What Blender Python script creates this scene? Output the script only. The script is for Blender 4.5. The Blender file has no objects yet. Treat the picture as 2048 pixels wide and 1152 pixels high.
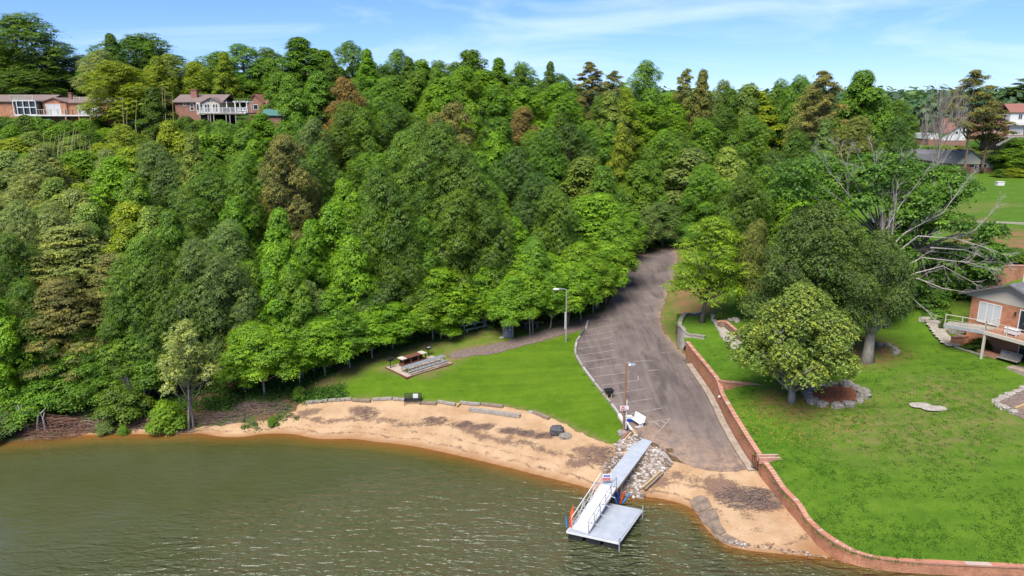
import bpy, math, random
import numpy as np
from mathutils import Vector, Matrix
R = math.radians
scene = bpy.context.scene
C = scene.collection
# ------------------------------------------------------------------ camera
FPX, PITCH, CAMZ = 1450.0, math.atan(361/1450.0), 30.0     # focal length in px of the 2048 px wide photo
cam = bpy.data.cameras.new('camera'); cam_o = bpy.data.objects.new('camera', cam); C.objects.link(cam_o)
cam_o.location = (0, 0, CAMZ); cam_o.rotation_euler = (math.pi/2-PITCH, 0, 0)
cam.sensor_width = 36; cam.lens = FPX/2048*36; cam.clip_start = 0.5; cam.clip_end = 9000
scene.camera = cam_o
# ------------------------------------------------------------------ light
SUN_EL, SUN_AZ = R(56), R(205)         # azimuth clockwise from +Y: behind the camera, slightly left
EXPOSURE = 1.12
scene.view_settings.view_transform = 'Standard'; scene.view_settings.look = 'None'
scene.view_settings.exposure = EXPOSURE; scene.view_settings.gamma = 1
w = bpy.data.worlds.new('World'); scene.world = w; w.use_nodes = True
nt = w.node_tree; nt.nodes.clear()
def N(nt, t, **k):
    n = nt.nodes.new(t)
    for a, b in k.items():
        if a in ('inputs',):
            for i, v in b.items(): n.inputs[i].default_value = v
        else: setattr(n, a, b)
    return n
L = lambda nt, a, b: nt.links.new(a, b)
sky = N(nt, 'ShaderNodeTexSky'); sky.sky_type = 'NISHITA'; sky.sun_disc = False
sky.sun_elevation = SUN_EL; sky.sun_rotation = SUN_AZ; sky.altitude = 200; sky.air_density = 1.0; sky.dust_density = 0.0; sky.ozone_density = 5
bg = N(nt, 'ShaderNodeBackground'); bg.inputs[1].default_value = 0.086
out = N(nt, 'ShaderNodeOutputWorld')
tc = N(nt, 'ShaderNodeTexCoord')
mp = N(nt, 'ShaderNodeMapping'); mp.inputs['Scale'].default_value = (1.3, 1.0, 7.0); mp.inputs['Rotation'].default_value = (0, R(4), R(20))
nz = N(nt, 'ShaderNodeTexNoise'); nz.inputs['Scale'].default_value = 2.2; nz.inputs['Detail'].default_value = 7; nz.inputs['Roughness'].default_value = 0.55; nz.inputs['Distortion'].default_value = 0.6
cr = N(nt, 'ShaderNodeValToRGB'); cr.color_ramp.elements[0].position = 0.47; cr.color_ramp.elements[1].position = 0.82
cr.color_ramp.elements[0].color = (0, 0, 0, 1); cr.color_ramp.elements[1].color = (.75, .75, .75, 1)
mx = N(nt, 'ShaderNodeMix', data_type='RGBA'); mx.inputs[7].default_value = (5.6, 6.4, 7.8, 1)
L(nt, tc.outputs['Generated'], mp.inputs[0]); L(nt, mp.outputs[0], nz.inputs[0]); L(nt, nz.outputs[0], cr.inputs[0])
L(nt, cr.outputs[0], mx.inputs[0]); tint = N(nt, 'ShaderNodeMix', data_type='RGBA', blend_type='MULTIPLY'); tint.inputs[0].default_value = 1; tint.inputs[7].default_value = (.50, .625, .96, 1); L(nt, sky.outputs[0], tint.inputs[6]); L(nt, tint.outputs[2], mx.inputs[6]); L(nt, mx.outputs[2], bg.inputs[0]); L(nt, bg.outputs[0], out.inputs[0])
sl = bpy.data.lights.new('sun', 'SUN'); sl.energy = 3.35; sl.angle = R(35); sl.color = (1.0, 0.96, 0.90)
so = bpy.data.objects.new('sun', sl); C.objects.link(so)
sd = Vector((math.sin(SUN_AZ)*math.cos(SUN_EL), math.cos(SUN_AZ)*math.cos(SUN_EL), math.sin(SUN_EL)))
so.rotation_euler = sd.to_track_quat('Z', 'Y').to_euler(); so.location = (0, 0, 80)
cy = scene.cycles; cy.max_bounces = 5; cy.diffuse_bounces = 4; cy.glossy_bounces = 2; cy.transmission_bounces = 3; cy.transparent_max_bounces = 8
cy.caustics_reflective = False; cy.caustics_refractive = False

# ------------------------------------------------------------------ surveying helpers
cp, sp_ = math.cos(PITCH), math.sin(PITCH)
def ray(px, py):
    a, b = (px-1024)/FPX, (576-py)/FPX
    return np.array([a, cp+b*sp_, -sp_+b*cp])
def P(px, py, z):
    d = ray(px, py); t = (z-CAMZ)/d[2]; return np.array([d[0]*t, d[1]*t, z])
def PD(px, py, Y):                       # point of the ray at world distance Y
    d = ray(px, py); t = Y/d[1]; return np.array([d[0]*t, Y, CAMZ+d[2]*t])
def proj(p):
    x, y, z = p[0], p[1], p[2]-CAMZ
    dep = y*cp - z*sp_; up = y*sp_ + z*cp
    return 1024+FPX*x/dep, 576-FPX*up/dep, dep
def z_at(x, y, py):                      # height at which (x, y) is seen in image row py
    lo, hi = -5, 60
    for _ in range(40):
        m = (lo+hi)/2
        if proj((x, y, m))[1] > py: lo = m
        else: hi = m
    return (lo+hi)/2
class TPS:
    def __init__(s, pts, lam=0.5):
        p = np.array(pts, float); s.p = p[:, :2]/10; n = len(p)
        K = s.k(s.p, s.p) + lam*1e-2*np.eye(n); A = np.zeros((n+3, n+3)); A[:n, :n] = K
        A[:n, n] = 1; A[:n, n+1:] = s.p; A[n:, :n] = A[:n, n:].T
        s.w = np.linalg.solve(A, np.concatenate([p[:, 2], np.zeros(3)]))
    def k(s, a, b):
        r2 = ((a[:, None, :]-b[None])**2).sum(-1)+1e-9; return r2*np.log(r2)*.5
    def __call__(s, x, y):
        q = np.stack([np.ravel(x), np.ravel(y)], 1)/10; o = np.empty(len(q))
        for i in range(0, len(q), 20000):
            a = q[i:i+20000]; o[i:i+20000] = s.k(a, s.p)@s.w[:-3] + s.w[-3] + a@s.w[-2:]
        return o.reshape(np.shape(x))
# ------------------------------------------------------------------ terrain survey
SHORE = [(-60, 884), (0, 884), (80, 878), (160, 870), (280, 867), (400, 865), (520, 867), (600, 869), (700, 876), (800, 887), (880, 902), (960, 920), (1030, 937),
         (1100, 955), (1160, 970), (1200, 982), (1240, 990), (1290, 992), (1340, 1000), (1378, 1012), (1398, 1040), (1430, 1074), (1470, 1094), (1540, 1105), (1600, 1112), (1650, 1117)]
WALLPX = [(1371, 708, 3.8, 683), (1385, 728, 3.55, 701), (1400, 749, 3.3, 719), (1416, 772, 3.05, 739), (1431, 796, 2.75, 760), (1440, 814, 2.5, 786), (1455, 846, 2.2, 814), (1472, 877, 1.85, 843), (1490, 906, 1.5, 872),
          (1514, 942, 1.05, 909), (1521, 955, .95, 920), (1537, 975, .8, 940), (1560, 1003, .6, 974), (1578, 1026, .42, 993), (1592, 1041, .35, 1008), (1607, 1059, .25, 1033), (1622, 1076, .12, 1049), (1637, 1095, .0, 1063),
          (1666, 1118, -.1, 1083), (1700, 1132, -.15, 1100), (1740, 1142, -.2, 1112), (1800, 1150, -.2, 1120), (1900, 1156, -.2, 1127), (2060, 1162, -.2, 1134), (2200, 1168, -.2, 1140)]
WALL = []
for px, py, zb, pc in WALLPX:
    p = P(px, py, zb); WALL.append((p[0], p[1], zb, z_at(p[0], p[1], pc)))
HBP = [P(x, y, 0) for x, y in SHORE] + [P(x-6, y+32, -.45) for x, y in SHORE] + [P(x-10, y+110, -1.6) for x, y in SHORE if x < 1500]
HBP += [P(*t) for t in [
    (620, 806, 1.0), (720, 800, 1.1), (830, 804, 1.15), (940, 810, 1.15), (1050, 822, 1.15), (1150, 868, 1.0), (1212, 890, 1.1), (1000, 870, .7), (800, 850, .6), (650, 845, .6), (1100, 905, .6), (1190, 940, .55),
    (500, 845, .6), (400, 835, .7), (250, 838, .6), (100, 850, .5), (0, 860, .5), (560, 800, 1.2), (450, 780, 1.7), (300, 790, 1.8), (150, 800, 1.7), (0, 810, 1.6),
    (600, 770, 1.7), (700, 735, 2.2), (760, 708, 2.7), (772, 734, 2.5), (814, 754, 2.5), (905, 726, 2.5), (864, 711, 2.5), (838, 732, 2.5), (850, 775, 2.0), (700, 780, 1.6), (950, 770, 2.0), (1050, 790, 1.9), (1130, 830, 1.5), (1200, 855, 1.6), (1000, 730, 2.6), (1100, 740, 2.7), (930, 705, 2.95),
    (1000, 690, 3.25), (1100, 672, 3.6), (1000, 660, 3.6), (900, 685, 3.1), (1015, 672, 3.45), (1100, 645, 3.9), (1180, 640, 4.1), (1160, 690, 3.5), (1150, 712, 3.25), (1190, 768, 2.7), (1222, 810, 2.2), (1245, 845, 1.9),
    (1250, 730, 3.3), (1300, 780, 2.7), (1350, 850, 2.0), (1280, 860, 1.75), (1400, 900, 1.5), (1440, 940, 1.05), (1330, 930, 1.05), (1280, 930, .8), (1250, 900, 1.3), (1400, 975, .6), (1480, 1020, .5), (1560, 1070, .3),
    (1250, 660, 4.2), (1310, 700, 3.75), (1340, 700, 3.7), (1250, 610, 4.8), (1320, 620, 4.8), (1340, 560, 5.6), (1275, 560, 5.5), (1305, 515, 6.4), (1345, 500, 6.7), (1240, 560, 5.7),
    (1345, 640, 4.5), (1353, 683, 3.95), (1350, 600, 5.3), (1372, 600, 6.0), (1345, 655, 4.35), (1380, 560, 6.9), (1370, 520, 7.2)]]
HBP += [(x, y, z) for x, y, z in [(-110, 66, 2.5), (-80, 68, 2.5), (-110, 80, 6), (-80, 85, 6.5), (-60, 78, 4), (-100, 155, 27), (-60, 155, 27), (-30, 155, 25), (-80, 131, 20), (-110, 131, 20.5), (-110, 108, 13), (-80, 110, 13), (-60, 97, 8.5),
    (-45, 82, 4.5), (-20, 95, 7), (-35, 110, 11.5), (-20, 120, 14.5), (-20, 150, 23), (0, 102, 6.5), (5, 130, 14), (10, 160, 21), (20, 190, 25), (28, 135, 8), (35, 160, 13), (45, 190, 18), (14, 115, 8), (45, 120, 9.5), (60, 120, 11),
    (60, 150, 13.5), (80, 150, 14.3), (100, 150, 14.6), (100, 190, 17), (150, 180, 17), (60, 200, 20), (110, 230, 20), (0, 230, 30), (-60, 200, 31), (-120, 200, 31), (150, 230, 21), (-130, 240, 32), (0, 270, 30), (140, 270, 22),
    (150, 150, 16), (150, 110, 13), (-150, 150, 27), (-150, 100, 12), (-150, 66, 1), (-60, 30, -3), (0, 25, -3), (-120, 40, -3), (60, 30, -2), (110, 60, 4), (110, 90, 10)]]
for a, b, zb, zc in WALL[:18]: HBP.append((a-.3, b, zb)); HBP.append((a+2.5, b+.5, zb+.15))
HYP = [(a+.3, b, zc-.14) for a, b, zb, zc in WALL]
YPX = [(1407, 643, 6.0), (1380, 655, 5.95), (1368, 652, 5.9), (1398, 670, 5.75), (1385, 692, 4.95), (1408, 692, 5.1), (1480, 700, 5.6), (1455, 735, 5.05), (1560, 745, 5.2), (1578, 803, 4.5), (1475, 800, 3.95), (1500, 790, 4.2), (1670, 790, 4.9), (1738, 715, 6.2), (1850, 815, 5.0),
       (1750, 900, 3.9), (1600, 900, 3.3), (1650, 1000, 2.2), (1750, 1080, 1.6), (1850, 1000, 2.6), (2000, 1050, 2.2), (2100, 1100, 1.8), (2000, 900, 4.2), (2060, 780, 6.2), (1950, 715, 7.0), (2060, 735, 7.1), (1990, 725, 7.05), (1870, 670, 7.4),
       (1845, 635, 8.4), (1850, 590, 9.5), (1900, 560, 10.5), (1800, 600, 8.5), (1740, 640, 7.4), (1650, 650, 6.8), (1550, 600, 7.8), (1500, 540, 8.6), (1440, 575, 7.6), (1600, 500, 9.8), (1700, 480, 10.5), (1960, 505, 13), (2060, 500, 13.2),
       (2000, 440, 14), (1930, 450, 13.5), (1990, 380, 14.5), (2050, 342, 15.5), (1940, 357, 14.5), (1800, 400, 13), (1600, 420, 11.5), (1500, 450, 10), (1420, 600, 7.0), (1900, 620, 9.0), (1990, 620, 9.4), (2080, 620, 9.6), (1960, 690, 7.3)]
HYP += [P(*t) for t in YPX] + [(150, 110, 13.5), (150, 150, 16), (100, 190, 17), (150, 200, 18), (60, 150, 13.5), (60, 190, 18), (110, 60, 5.5), (90, 45, 2.5)]
hb, hy = TPS(HBP), TPS(HYP)
# grid lines of the ground sheet: fine near, coarse towards the horizon
def lines(a, b, s, far):
    v = list(np.arange(a, b+1e-6, s)); st = s; x = v[-1]
    while x < far: st *= 1.22; x += st; v.append(x)
    st = s; x = v[0]
    while x > -far: st *= 1.22; x -= st; v.insert(0, x)
    return np.array(v)
GX, GY = lines(-75, 105, .6, 3500), lines(38, 150, .6, 3500)
import bisect
GXL, GYL = GX.tolist(), GY.tolist()
X, Y = np.meshgrid(GX, GY, indexing='ij')
def sstep(t): t = np.clip(t, 0, 1); return t*t*(3-2*t)
far = np.clip((Y-60)*.28, -3, 27) + sstep((Y-300)/900)*(10*np.sin(X/310+1)+9*np.sin(X/170+Y/260)+6)
wgt = sstep((np.hypot(X, Y-130)-130)/90)
ZB = hb(np.clip(X, -170, 170), np.clip(Y, 20, 290))*(1-wgt) + far*wgt
ZY = hy(np.clip(X, 0, 170), np.clip(Y, 35, 240))
rnd = np.random.RandomState(3)
def vnoise(x, y, s, seed=0):             # smooth value noise
    r = np.random.RandomState(seed).rand(64, 64); u, v = x/s, y/s; i, j = np.floor(u).astype(int), np.floor(v).astype(int); a, b = sstep(u-i), sstep(v-j)
    g = lambda p, q: r[p % 64, q % 64]
    return (g(i, j)*(1-a)+g(i+1, j)*a)*(1-b)+(g(i, j+1)*(1-a)+g(i+1, j+1)*a)*b-.5
rough = vnoise(X, Y, 5, 1)*.22+vnoise(X, Y, 1.7, 2)*.07
ZB = ZB + rough*sstep((ZB-.25)/.8)*.6; ZY = ZY + (vnoise(X, Y, 6, 5)*.16+vnoise(X, Y, 2, 6)*.05)
def bil(Z, x, y):
    i = min(max(bisect.bisect_left(GXL, x)-1, 0), len(GXL)-2); j = min(max(bisect.bisect_left(GYL, y)-1, 0), len(GYL)-2)
    a = (x-GX[i])/(GX[i+1]-GX[i]); b = (y-GY[j])/(GY[j+1]-GY[j])
    return (Z[i, j]*(1-a)+Z[i+1, j]*a)*(1-b)+(Z[i, j+1]*(1-a)+Z[i+1, j+1]*a)*b
def march(px, py, f):
    d = ray(px, py); t = 30.0
    while t < 900:
        if CAMZ+d[2]*t < f(d[0]*t, d[1]*t): break
        t += 1.0
    lo, hi = t-1.0, t
    for _ in range(14):
        m = (lo+hi)/2
        if CAMZ+d[2]*m < f(d[0]*m, d[1]*m): hi = m
        else: lo = m
    return np.array([d[0]*hi, d[1]*hi, CAMZ+d[2]*hi])
GB = lambda px, py: march(px, py, lambda x, y: bil(ZB, x, y))
# the yard behind the walls: its own higher sheet
STONE = [(1371, 706), (1353, 683), (1350, 668), (1352, 652), (1364, 640), (1380, 631), (1399, 623)]
OPEN = [(1408, 600), (1405, 570), (1400, 540), (1398, 510)]
yard = [(a, b) for a, b, _, _ in WALL][::-1] + [tuple(GB(*q)[:2]) for q in STONE[1:]] 
n_open = len(yard)
yard += [tuple(GB(*q)[:2]) for q in OPEN] + [(34, 122), (38, 150), (45, 190), (60, 215), (160, 215), (165, 38)]
def inpoly(x, y, poly):
    q = np.array(poly); x = np.asarray(x, float); y = np.asarray(y, float); c = np.zeros(x.shape, bool)
    for (x0, y0), (x1, y1) in zip(q, np.roll(q, -1, 0)):
        if y0 == y1: continue
        m = ((y0 > y) != (y1 > y)) & (x < (x1-x0)*(y-y0)/(y1-y0)+x0); c ^= m
    return c
def segdist(x, y, pl):
    d = np.full(np.shape(x), 1e9)
    for (x0, y0), (x1, y1) in zip(pl[:-1], pl[1:]):
        l2 = (x1-x0)**2+(y1-y0)**2+1e-9; t = np.clip(((x-x0)*(x1-x0)+(y-y0)*(y1-y0))/l2, 0, 1)
        d = np.minimum(d, np.hypot(x-x0-t*(x1-x0), y-y0-t*(y1-y0)))
    return d
class FastPoly:
    def __init__(s, poly):
        q = np.array([p[:2] for p in poly], float); s.a = q; s.b = np.roll(q, -1, 0); s.lo = q.min(0); s.hi = q.max(0); s.k = (s.b[:, 0]-s.a[:, 0])/np.where(s.b[:, 1] == s.a[:, 1], 1e-9, s.b[:, 1]-s.a[:, 1])
    def __call__(s, x, y):
        if x < s.lo[0] or x > s.hi[0] or y < s.lo[1] or y > s.hi[1]: return False
        m = (s.a[:, 1] > y) != (s.b[:, 1] > y); return bool(np.count_nonzero(m & (x < s.k*(y-s.a[:, 1])+s.a[:, 0])) & 1)
in_yard = FastPoly(yard)
openline = yard[n_open-1:-2]
ws = sstep(segdist(X, Y, openline)/5.0)
ZYF = ZB*(1-ws)+ZY*ws
ins = inpoly(X, Y, yard)
ZG = np.where(ins, np.minimum(ZB, ZYF-.5), ZB)
def H(x, y):
    return bil(ZYF, x, y) if in_yard(x, y) else bil(ZB, x, y)
G = lambda px, py: march(px, py, H)
# ------------------------------------------------------------------ mesh helpers
def mesh_obj(name, verts, faces, mat=None, parent=None, smooth=False, fattr=None, vattr=None, loc=None):
    me = bpy.data.meshes.new(name)
    V = np.asarray(verts, np.float32)
    if isinstance(faces, np.ndarray) and faces.ndim == 2:
        n, k = faces.shape; me.vertices.add(len(V)); me.vertices.foreach_set('co', V.ravel())
        me.loops.add(n*k); me.loops.foreach_set('vertex_index', faces.astype(np.int32).ravel())
        me.polygons.add(n); me.polygons.foreach_set('loop_start', np.arange(0, n*k, k, dtype=np.int32)); me.update(calc_edges=True)
    else: me.from_pydata([tuple(v) for v in V.tolist()], [], [tuple(int(i) for i in f) for f in faces])
    for k_, v in (fattr or {}).items(): me.attributes.new(k_, 'FLOAT', 'FACE').data.foreach_set('value', np.asarray(v, np.float32))
    for k_, v in (vattr or {}).items(): me.attributes.new(k_, 'FLOAT', 'POINT').data.foreach_set('value', np.asarray(v, np.float32))
    if smooth: me.polygons.foreach_set('use_smooth', np.ones(len(me.polygons), bool))
    if mat:
        for m in (mat if isinstance(mat, list) else [mat]): me.materials.append(m)
    me.validate(); o = bpy.data.objects.new(name, me); C.objects.link(o)
    if parent: o.parent = parent
    if loc is not None: o.location = loc
    return o
def tag(o, label=None, cat=None, group=None, kind=None):
    if label: o['label'] = label
    if cat: o['category'] = cat
    if group: o['group'] = group
    if kind: o['kind'] = kind
    return o
def empty(name, loc, rz=0, **k):
    o = bpy.data.objects.new(name, None); C.objects.link(o); o.location = tuple(float(v) for v in loc); o.rotation_euler = (0, 0, rz); o.empty_display_size = .3
    return tag(o, **k)
class MB:
    """collects boxes, bars and tubes into one mesh"""
    def __init__(s): s.v = []; s.f = []
    def add(s, vs, fs):
        n = len(s.v); s.v += [tuple(float(c) for c in v) for v in vs]; s.f += [tuple(i+n for i in f) for f in fs]; return s
    def box(s, x0, x1, y0, y1, z0, z1):
        return s.add([(x0, y0, z0), (x1, y0, z0), (x1, y1, z0), (x0, y1, z0), (x0, y0, z1), (x1, y0, z1), (x1, y1, z1), (x0, y1, z1)],
                     [(0, 3, 2, 1), (4, 5, 6, 7), (0, 1, 5, 4), (1, 2, 6, 5), (2, 3, 7, 6), (3, 0, 4, 7)])
    def bar(s, a, b, w=.05, h=None, up=(0, 0, 1)):
        h = h or w; a, b = Vector(a), Vector(b); d = (b-a).normalized(); u = Vector(up)
        if abs(d.dot(u)) > .98: u = Vector((0, 1, 0))
        r = d.cross(u).normalized(); u = r.cross(d)
        vs = [p+r*sx*w/2+u*sz*h/2 for p in (a, b) for sx, sz in ((-1, -1), (1, -1), (1, 1), (-1, 1))]
        return s.add(vs, [(0, 1, 2, 3), (7, 6, 5, 4), (0, 4, 5, 1), (1, 5, 6, 2), (2, 6, 7, 3), (3, 7, 4, 0)])
    def tube(s, pts, rad, n=8, cap=True):
        pts = [Vector(p) for p in pts]; rad = rad if hasattr(rad, '__len__') else [rad]*len(pts); rings = []; b0 = len(s.v); pr = None
        for i, p in enumerate(pts):
            d = (pts[min(i+1, len(pts)-1)]-pts[max(i-1, 0)]).normalized()
            if pr is None: pr = d.orthogonal().normalized()
            pr = (pr-d*pr.dot(d)); pr = pr.normalized() if pr.length > 1e-6 else d.orthogonal().normalized(); q = d.cross(pr)
            for k in range(n):
                a = 2*math.pi*k/n; v = p+(pr*math.cos(a)+q*math.sin(a))*rad[i]; s.v.append(tuple(v))
        for i in range(len(pts)-1):
            for k in range(n): a, b = b0+i*n+k, b0+i*n+(k+1) % n; s.f.append((a, b, b+n, a+n))
        if cap: s.f.append(tuple(range(b0+n-1, b0-1, -1))); s.f.append(tuple(range(b0+(len(pts)-1)*n, b0+len(pts)*n)))
        return s
    def rock(s, c, rx, ry, rz, seed=0, n=(7, 5)):
        r = random.Random(seed); nu, nv = n; vs = []; fs = []
        for j in range(nv+1):
            th = math.pi*j/nv
            for i in range(nu):
                ph = 2*math.pi*i/nu+.2*j; k = 1+r.uniform(-.16, .16) if 0 < j < nv else 1
                sx = math.copysign(abs(math.sin(th)*math.cos(ph))**.75, math.cos(ph)); sy = math.copysign(abs(math.sin(th)*math.sin(ph))**.75, math.sin(ph)); sz = math.copysign(abs(math.cos(th))**.7, math.cos(th))
                vs.append((c[0]+rx*k*sx, c[1]+ry*k*sy, c[2]+rz*k*sz))
        for j in range(nv):
            for i in range(nu): a = j*nu+i; b = j*nu+(i+1) % nu; fs.append((a, a+nu, b+nu, b))
        return s.add(vs, fs)
    def build(s, name, mat, parent=None, smooth=False, loc=None, label=None, **k):
        o = mesh_obj(name, s.v, s.f, mat, parent, smooth, loc=loc)
        if label: o['label'] = label
        if k: tag(o, label, **k)
        return o
# ------------------------------------------------------------------ materials
def material(name, rough=.8, spec=.3):
    m = bpy.data.materials.new(name); m.use_nodes = True; nt = m.node_tree; b = nt.nodes['Principled BSDF']
    b.inputs['Roughness'].default_value = rough; b.inputs['Specular IOR Level'].default_value = spec; return m, nt, b
def coords(nt, scale=(1, 1, 1), obj=True, rot=(0, 0, 0)):
    t = N(nt, 'ShaderNodeTexCoord'); m = N(nt, 'ShaderNodeMapping'); m.inputs['Scale'].default_value = scale; m.inputs['Rotation'].default_value = rot
    L(nt, t.outputs['Object'], m.inputs[0]); return m.outputs[0]
def noise(nt, vec, s, d=4, r=.55, dist=0):
    n = N(nt, 'ShaderNodeTexNoise'); n.inputs['Scale'].default_value = s; n.inputs['Detail'].default_value = d; n.inputs['Roughness'].default_value = r; n.inputs['Distortion'].default_value = dist
    L(nt, vec, n.inputs['Vector']); return n.outputs[0]
def ramp(nt, fac, stops):
    c = N(nt, 'ShaderNodeValToRGB'); e = c.color_ramp.elements
    while len(e) < len(stops): e.new(.5)
    for i, (p, col) in enumerate(stops): e[i].position = p; e[i].color = (*col, 1) if len(col) == 3 else col
    L(nt, fac, c.inputs[0]); return c.outputs[0]
def mixc(nt, f, a, b, mode='MIX'):
    m = N(nt, 'ShaderNodeMix', data_type='RGBA', blend_type=mode)
    for i, v in ((0, f), (6, a), (7, b)):
        if hasattr(v, 'links'): L(nt, v, m.inputs[i])
        else: m.inputs[i].default_value = v if i == 0 else (*v, 1)
    return m.outputs[2]
def math_(nt, op, a, b=0, clamp=False):
    m = N(nt, 'ShaderNodeMath', operation=op, use_clamp=clamp)
    for i, v in ((0, a), (1, b)):
        if hasattr(v, 'links'): L(nt, v, m.inputs[i])
        else: m.inputs[i].default_value = v
    return m.outputs[0]
def attr(nt, name):
    a = N(nt, 'ShaderNodeAttribute', attribute_name=name); return a.outputs['Fac']
def bump(nt, b, h, s=.5, d=.05):
    n = N(nt, 'ShaderNodeBump'); n.inputs['Strength'].default_value = s; n.inputs['Distance'].default_value = d; L(nt, h, n.inputs['Height']); L(nt, n.outputs[0], b.inputs['Normal'])
def simple(name, c1, c2=None, s=3, rough=.8, spec=.3, b=.0, metal=0, scale=(1, 1, 1)):
    m, nt, bs = material(name, rough, spec); bs.inputs['Metallic'].default_value = metal
    c2 = c2 or tuple(v*.72 for v in c1); c1 = tuple(v_*.85 for v_ in c1); c2 = tuple(v_*.85 for v_ in c2); v = coords(nt, scale); n = noise(nt, v, s, 6, .65)
    L(nt, ramp(nt, n, [(.3, c2), (.68, c1)]), bs.inputs['Base Color'])
    if b: bump(nt, bs, noise(nt, v, s*4, 4), b, .03)
    return m
# ------------------------------------------------------------------ ground materials
def grass_mat(name, g1, g2, g3, bare, barefac=.5, tex=1.0, leafy=False, pale=None):
    m, nt, b = material(name, .9, .15); v = coords(nt)
    fine = noise(nt, v, 9, 5, .7); mid = noise(nt, v, .9, 5, .65, .4); big = noise(nt, v, .16, 4, .6)
    c = ramp(nt, mid, [(.22, g2), (.5, g1), (.8, g3)])
    c = mixc(nt, .75, c, ramp(nt, fine, [(.3, (.62, .66, .6)), (.5, (1, 1, 1)), (.72, (1.35, 1.3, 1.2))]), 'MULTIPLY')
    c = mixc(nt, ramp(nt, big, [(.42, (0, 0, 0)), (.66, (.4, .4, .4))]), c, g3)
    if pale: c = mixc(nt, math_(nt, 'MULTIPLY', attr(nt, 'pale'), ramp(nt, noise(nt, v, 1.1, 6, .75), [(.4, (0, 0, 0)), (.6, (1, 1, 1))])), c, pale)
    c = mixc(nt, .8, c, ramp(nt, noise(nt, coords(nt, (.06, 1.0, 1), rot=(0, 0, R(72))), 1.1, 3, .5), [(.38, (.86, .9, .86)), (.62, (1.12, 1.08, 1.1))]), 'MULTIPLY')
    bf = math_(nt, 'MULTIPLY', attr(nt, 'bare'), ramp(nt, noise(nt, v, .8, 6, .75, .3), [(.36, (0, 0, 0)), (.56, (1, 1, 1))]))
    c = mixc(nt, bf, c, bare)
    if leafy:
        vo = N(nt, 'ShaderNodeTexVoronoi'); vo.inputs['Scale'].default_value = 4.2; L(nt, v, vo.inputs['Vector'])
        lf = math_(nt, 'LESS_THAN', vo.outputs['Distance'], .27); lf = math_(nt, 'MULTIPLY', lf, math_(nt, 'GREATER_THAN', math_(nt, 'ADD', attr(nt, 'leaf'), math_(nt, 'MULTIPLY', noise(nt, v, 2.2, 4), .8)), .66))
        c = mixc(nt, math_(nt, 'MULTIPLY', lf, .9), c, ramp(nt, noise(nt, v, 13, 2), [(.35, (.14, .055, .018)), (.55, (.34, .15, .035)), (.7, (.48, .30, .09))]))
    L(nt, c, b.inputs['Base Color']); bump(nt, b, noise(nt, v, 7, 6, .8), .9*tex, .12); return m
M = {}
M['lawn'] = grass_mat('lawn_grass', (.078, .150, .005), (.058, .122, .006), (.11, .185, .010), (.23, .145, .075))
M['yard'] = grass_mat('yard_grass', (.072, .148, .008), (.044, .108, .008), (.105, .172, .015), (.22, .12, .055), leafy=True, pale=(.16, .15, .045))
def ground_mat():
    m, nt, b = material('forest_floor', .95, .1); v = coords(nt); n1 = noise(nt, v, .35, 6, .65); n2 = noise(nt, v, 4, 6, .75)
    c = ramp(nt, n2, [(.3, (.045, .028, .015)), (.5, (.12, .075, .04)), (.68, (.2, .14, .085))])
    gr = ramp(nt, noise(nt, v, 2.5, 5, .7), [(.35, (.02, .055, .008)), (.6, (.06, .13, .015))])
    c = mixc(nt, ramp(nt, math_(nt, 'ADD', math_(nt, 'MULTIPLY', n1, .9), attr(nt, 'green')), [(.5, (0, 0, 0)), (.62, (1, 1, 1))]), c, gr)
    L(nt, c, b.inputs['Base Color']); bump(nt, b, n2, .8, .12); return m
M['ground'] = ground_mat()
def sand_mat():
    m, nt, b = material('beach_sand', .95, .15); v = coords(nt); n = noise(nt, v, .5, 5, .6); f = noise(nt, v, 6, 6, .75)
    c = ramp(nt, n, [(.35, (.36, .22, .115)), (.6, (.45, .30, .17))]); c = mixc(nt, .35, c, ramp(nt, f, [(.3, (.6, .6, .6)), (.65, (1.2, 1.2, 1.2))]), 'MULTIPLY')
    wet = attr(nt, 'wet'); c = mixc(nt, wet, c, (.27, .135, .06))
    # drift lines of twigs and pine needles following the contour
    dz = math_(nt, 'ADD', attr(nt, 'hgt'), math_(nt, 'MULTIPLY', math_(nt, 'SUBTRACT', noise(nt, v, .45, 6, .7), .5), .42))
    def band(c0, wd, dens):
        d = math_(nt, 'DIVIDE', math_(nt, 'ABSOLUTE', math_(nt, 'SUBTRACT', dz, c0)), wd); q = math_(nt, 'SUBTRACT', 1, d, True)
        return math_(nt, 'MULTIPLY', q, dens)
    deb = math_(nt, 'MAXIMUM', math_(nt, 'MAXIMUM', band(.2, .09, .85), band(.40, .08, .7)), band(.62, .16, 1.05))
    deb = math_(nt, 'MAXIMUM', deb, attr(nt, 'deb'))
    k = ramp(nt, math_(nt, 'ADD', math_(nt, 'MULTIPLY', deb, .225), math_(nt, 'ADD', math_(nt, 'MULTIPLY', noise(nt, v, 7, 6, .8, .6), .6), math_(nt, 'MULTIPLY', noise(nt, v, 1.2, 3, .6), .4))), [(.66, (0, 0, 0)), (.74, (1, 1, 1))])
    c = mixc(nt, math_(nt, 'MULTIPLY', k, .85), c, ramp(nt, noise(nt, v, 18, 3), [(.35, (.07, .038, .03)), (.65, (.21, .13, .095))]))
    L(nt, c, b.inputs['Base Color']); bump(nt, b, math_(nt, 'ADD', f, k), .6, .06); return m
M['sand'] = sand_mat()
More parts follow.
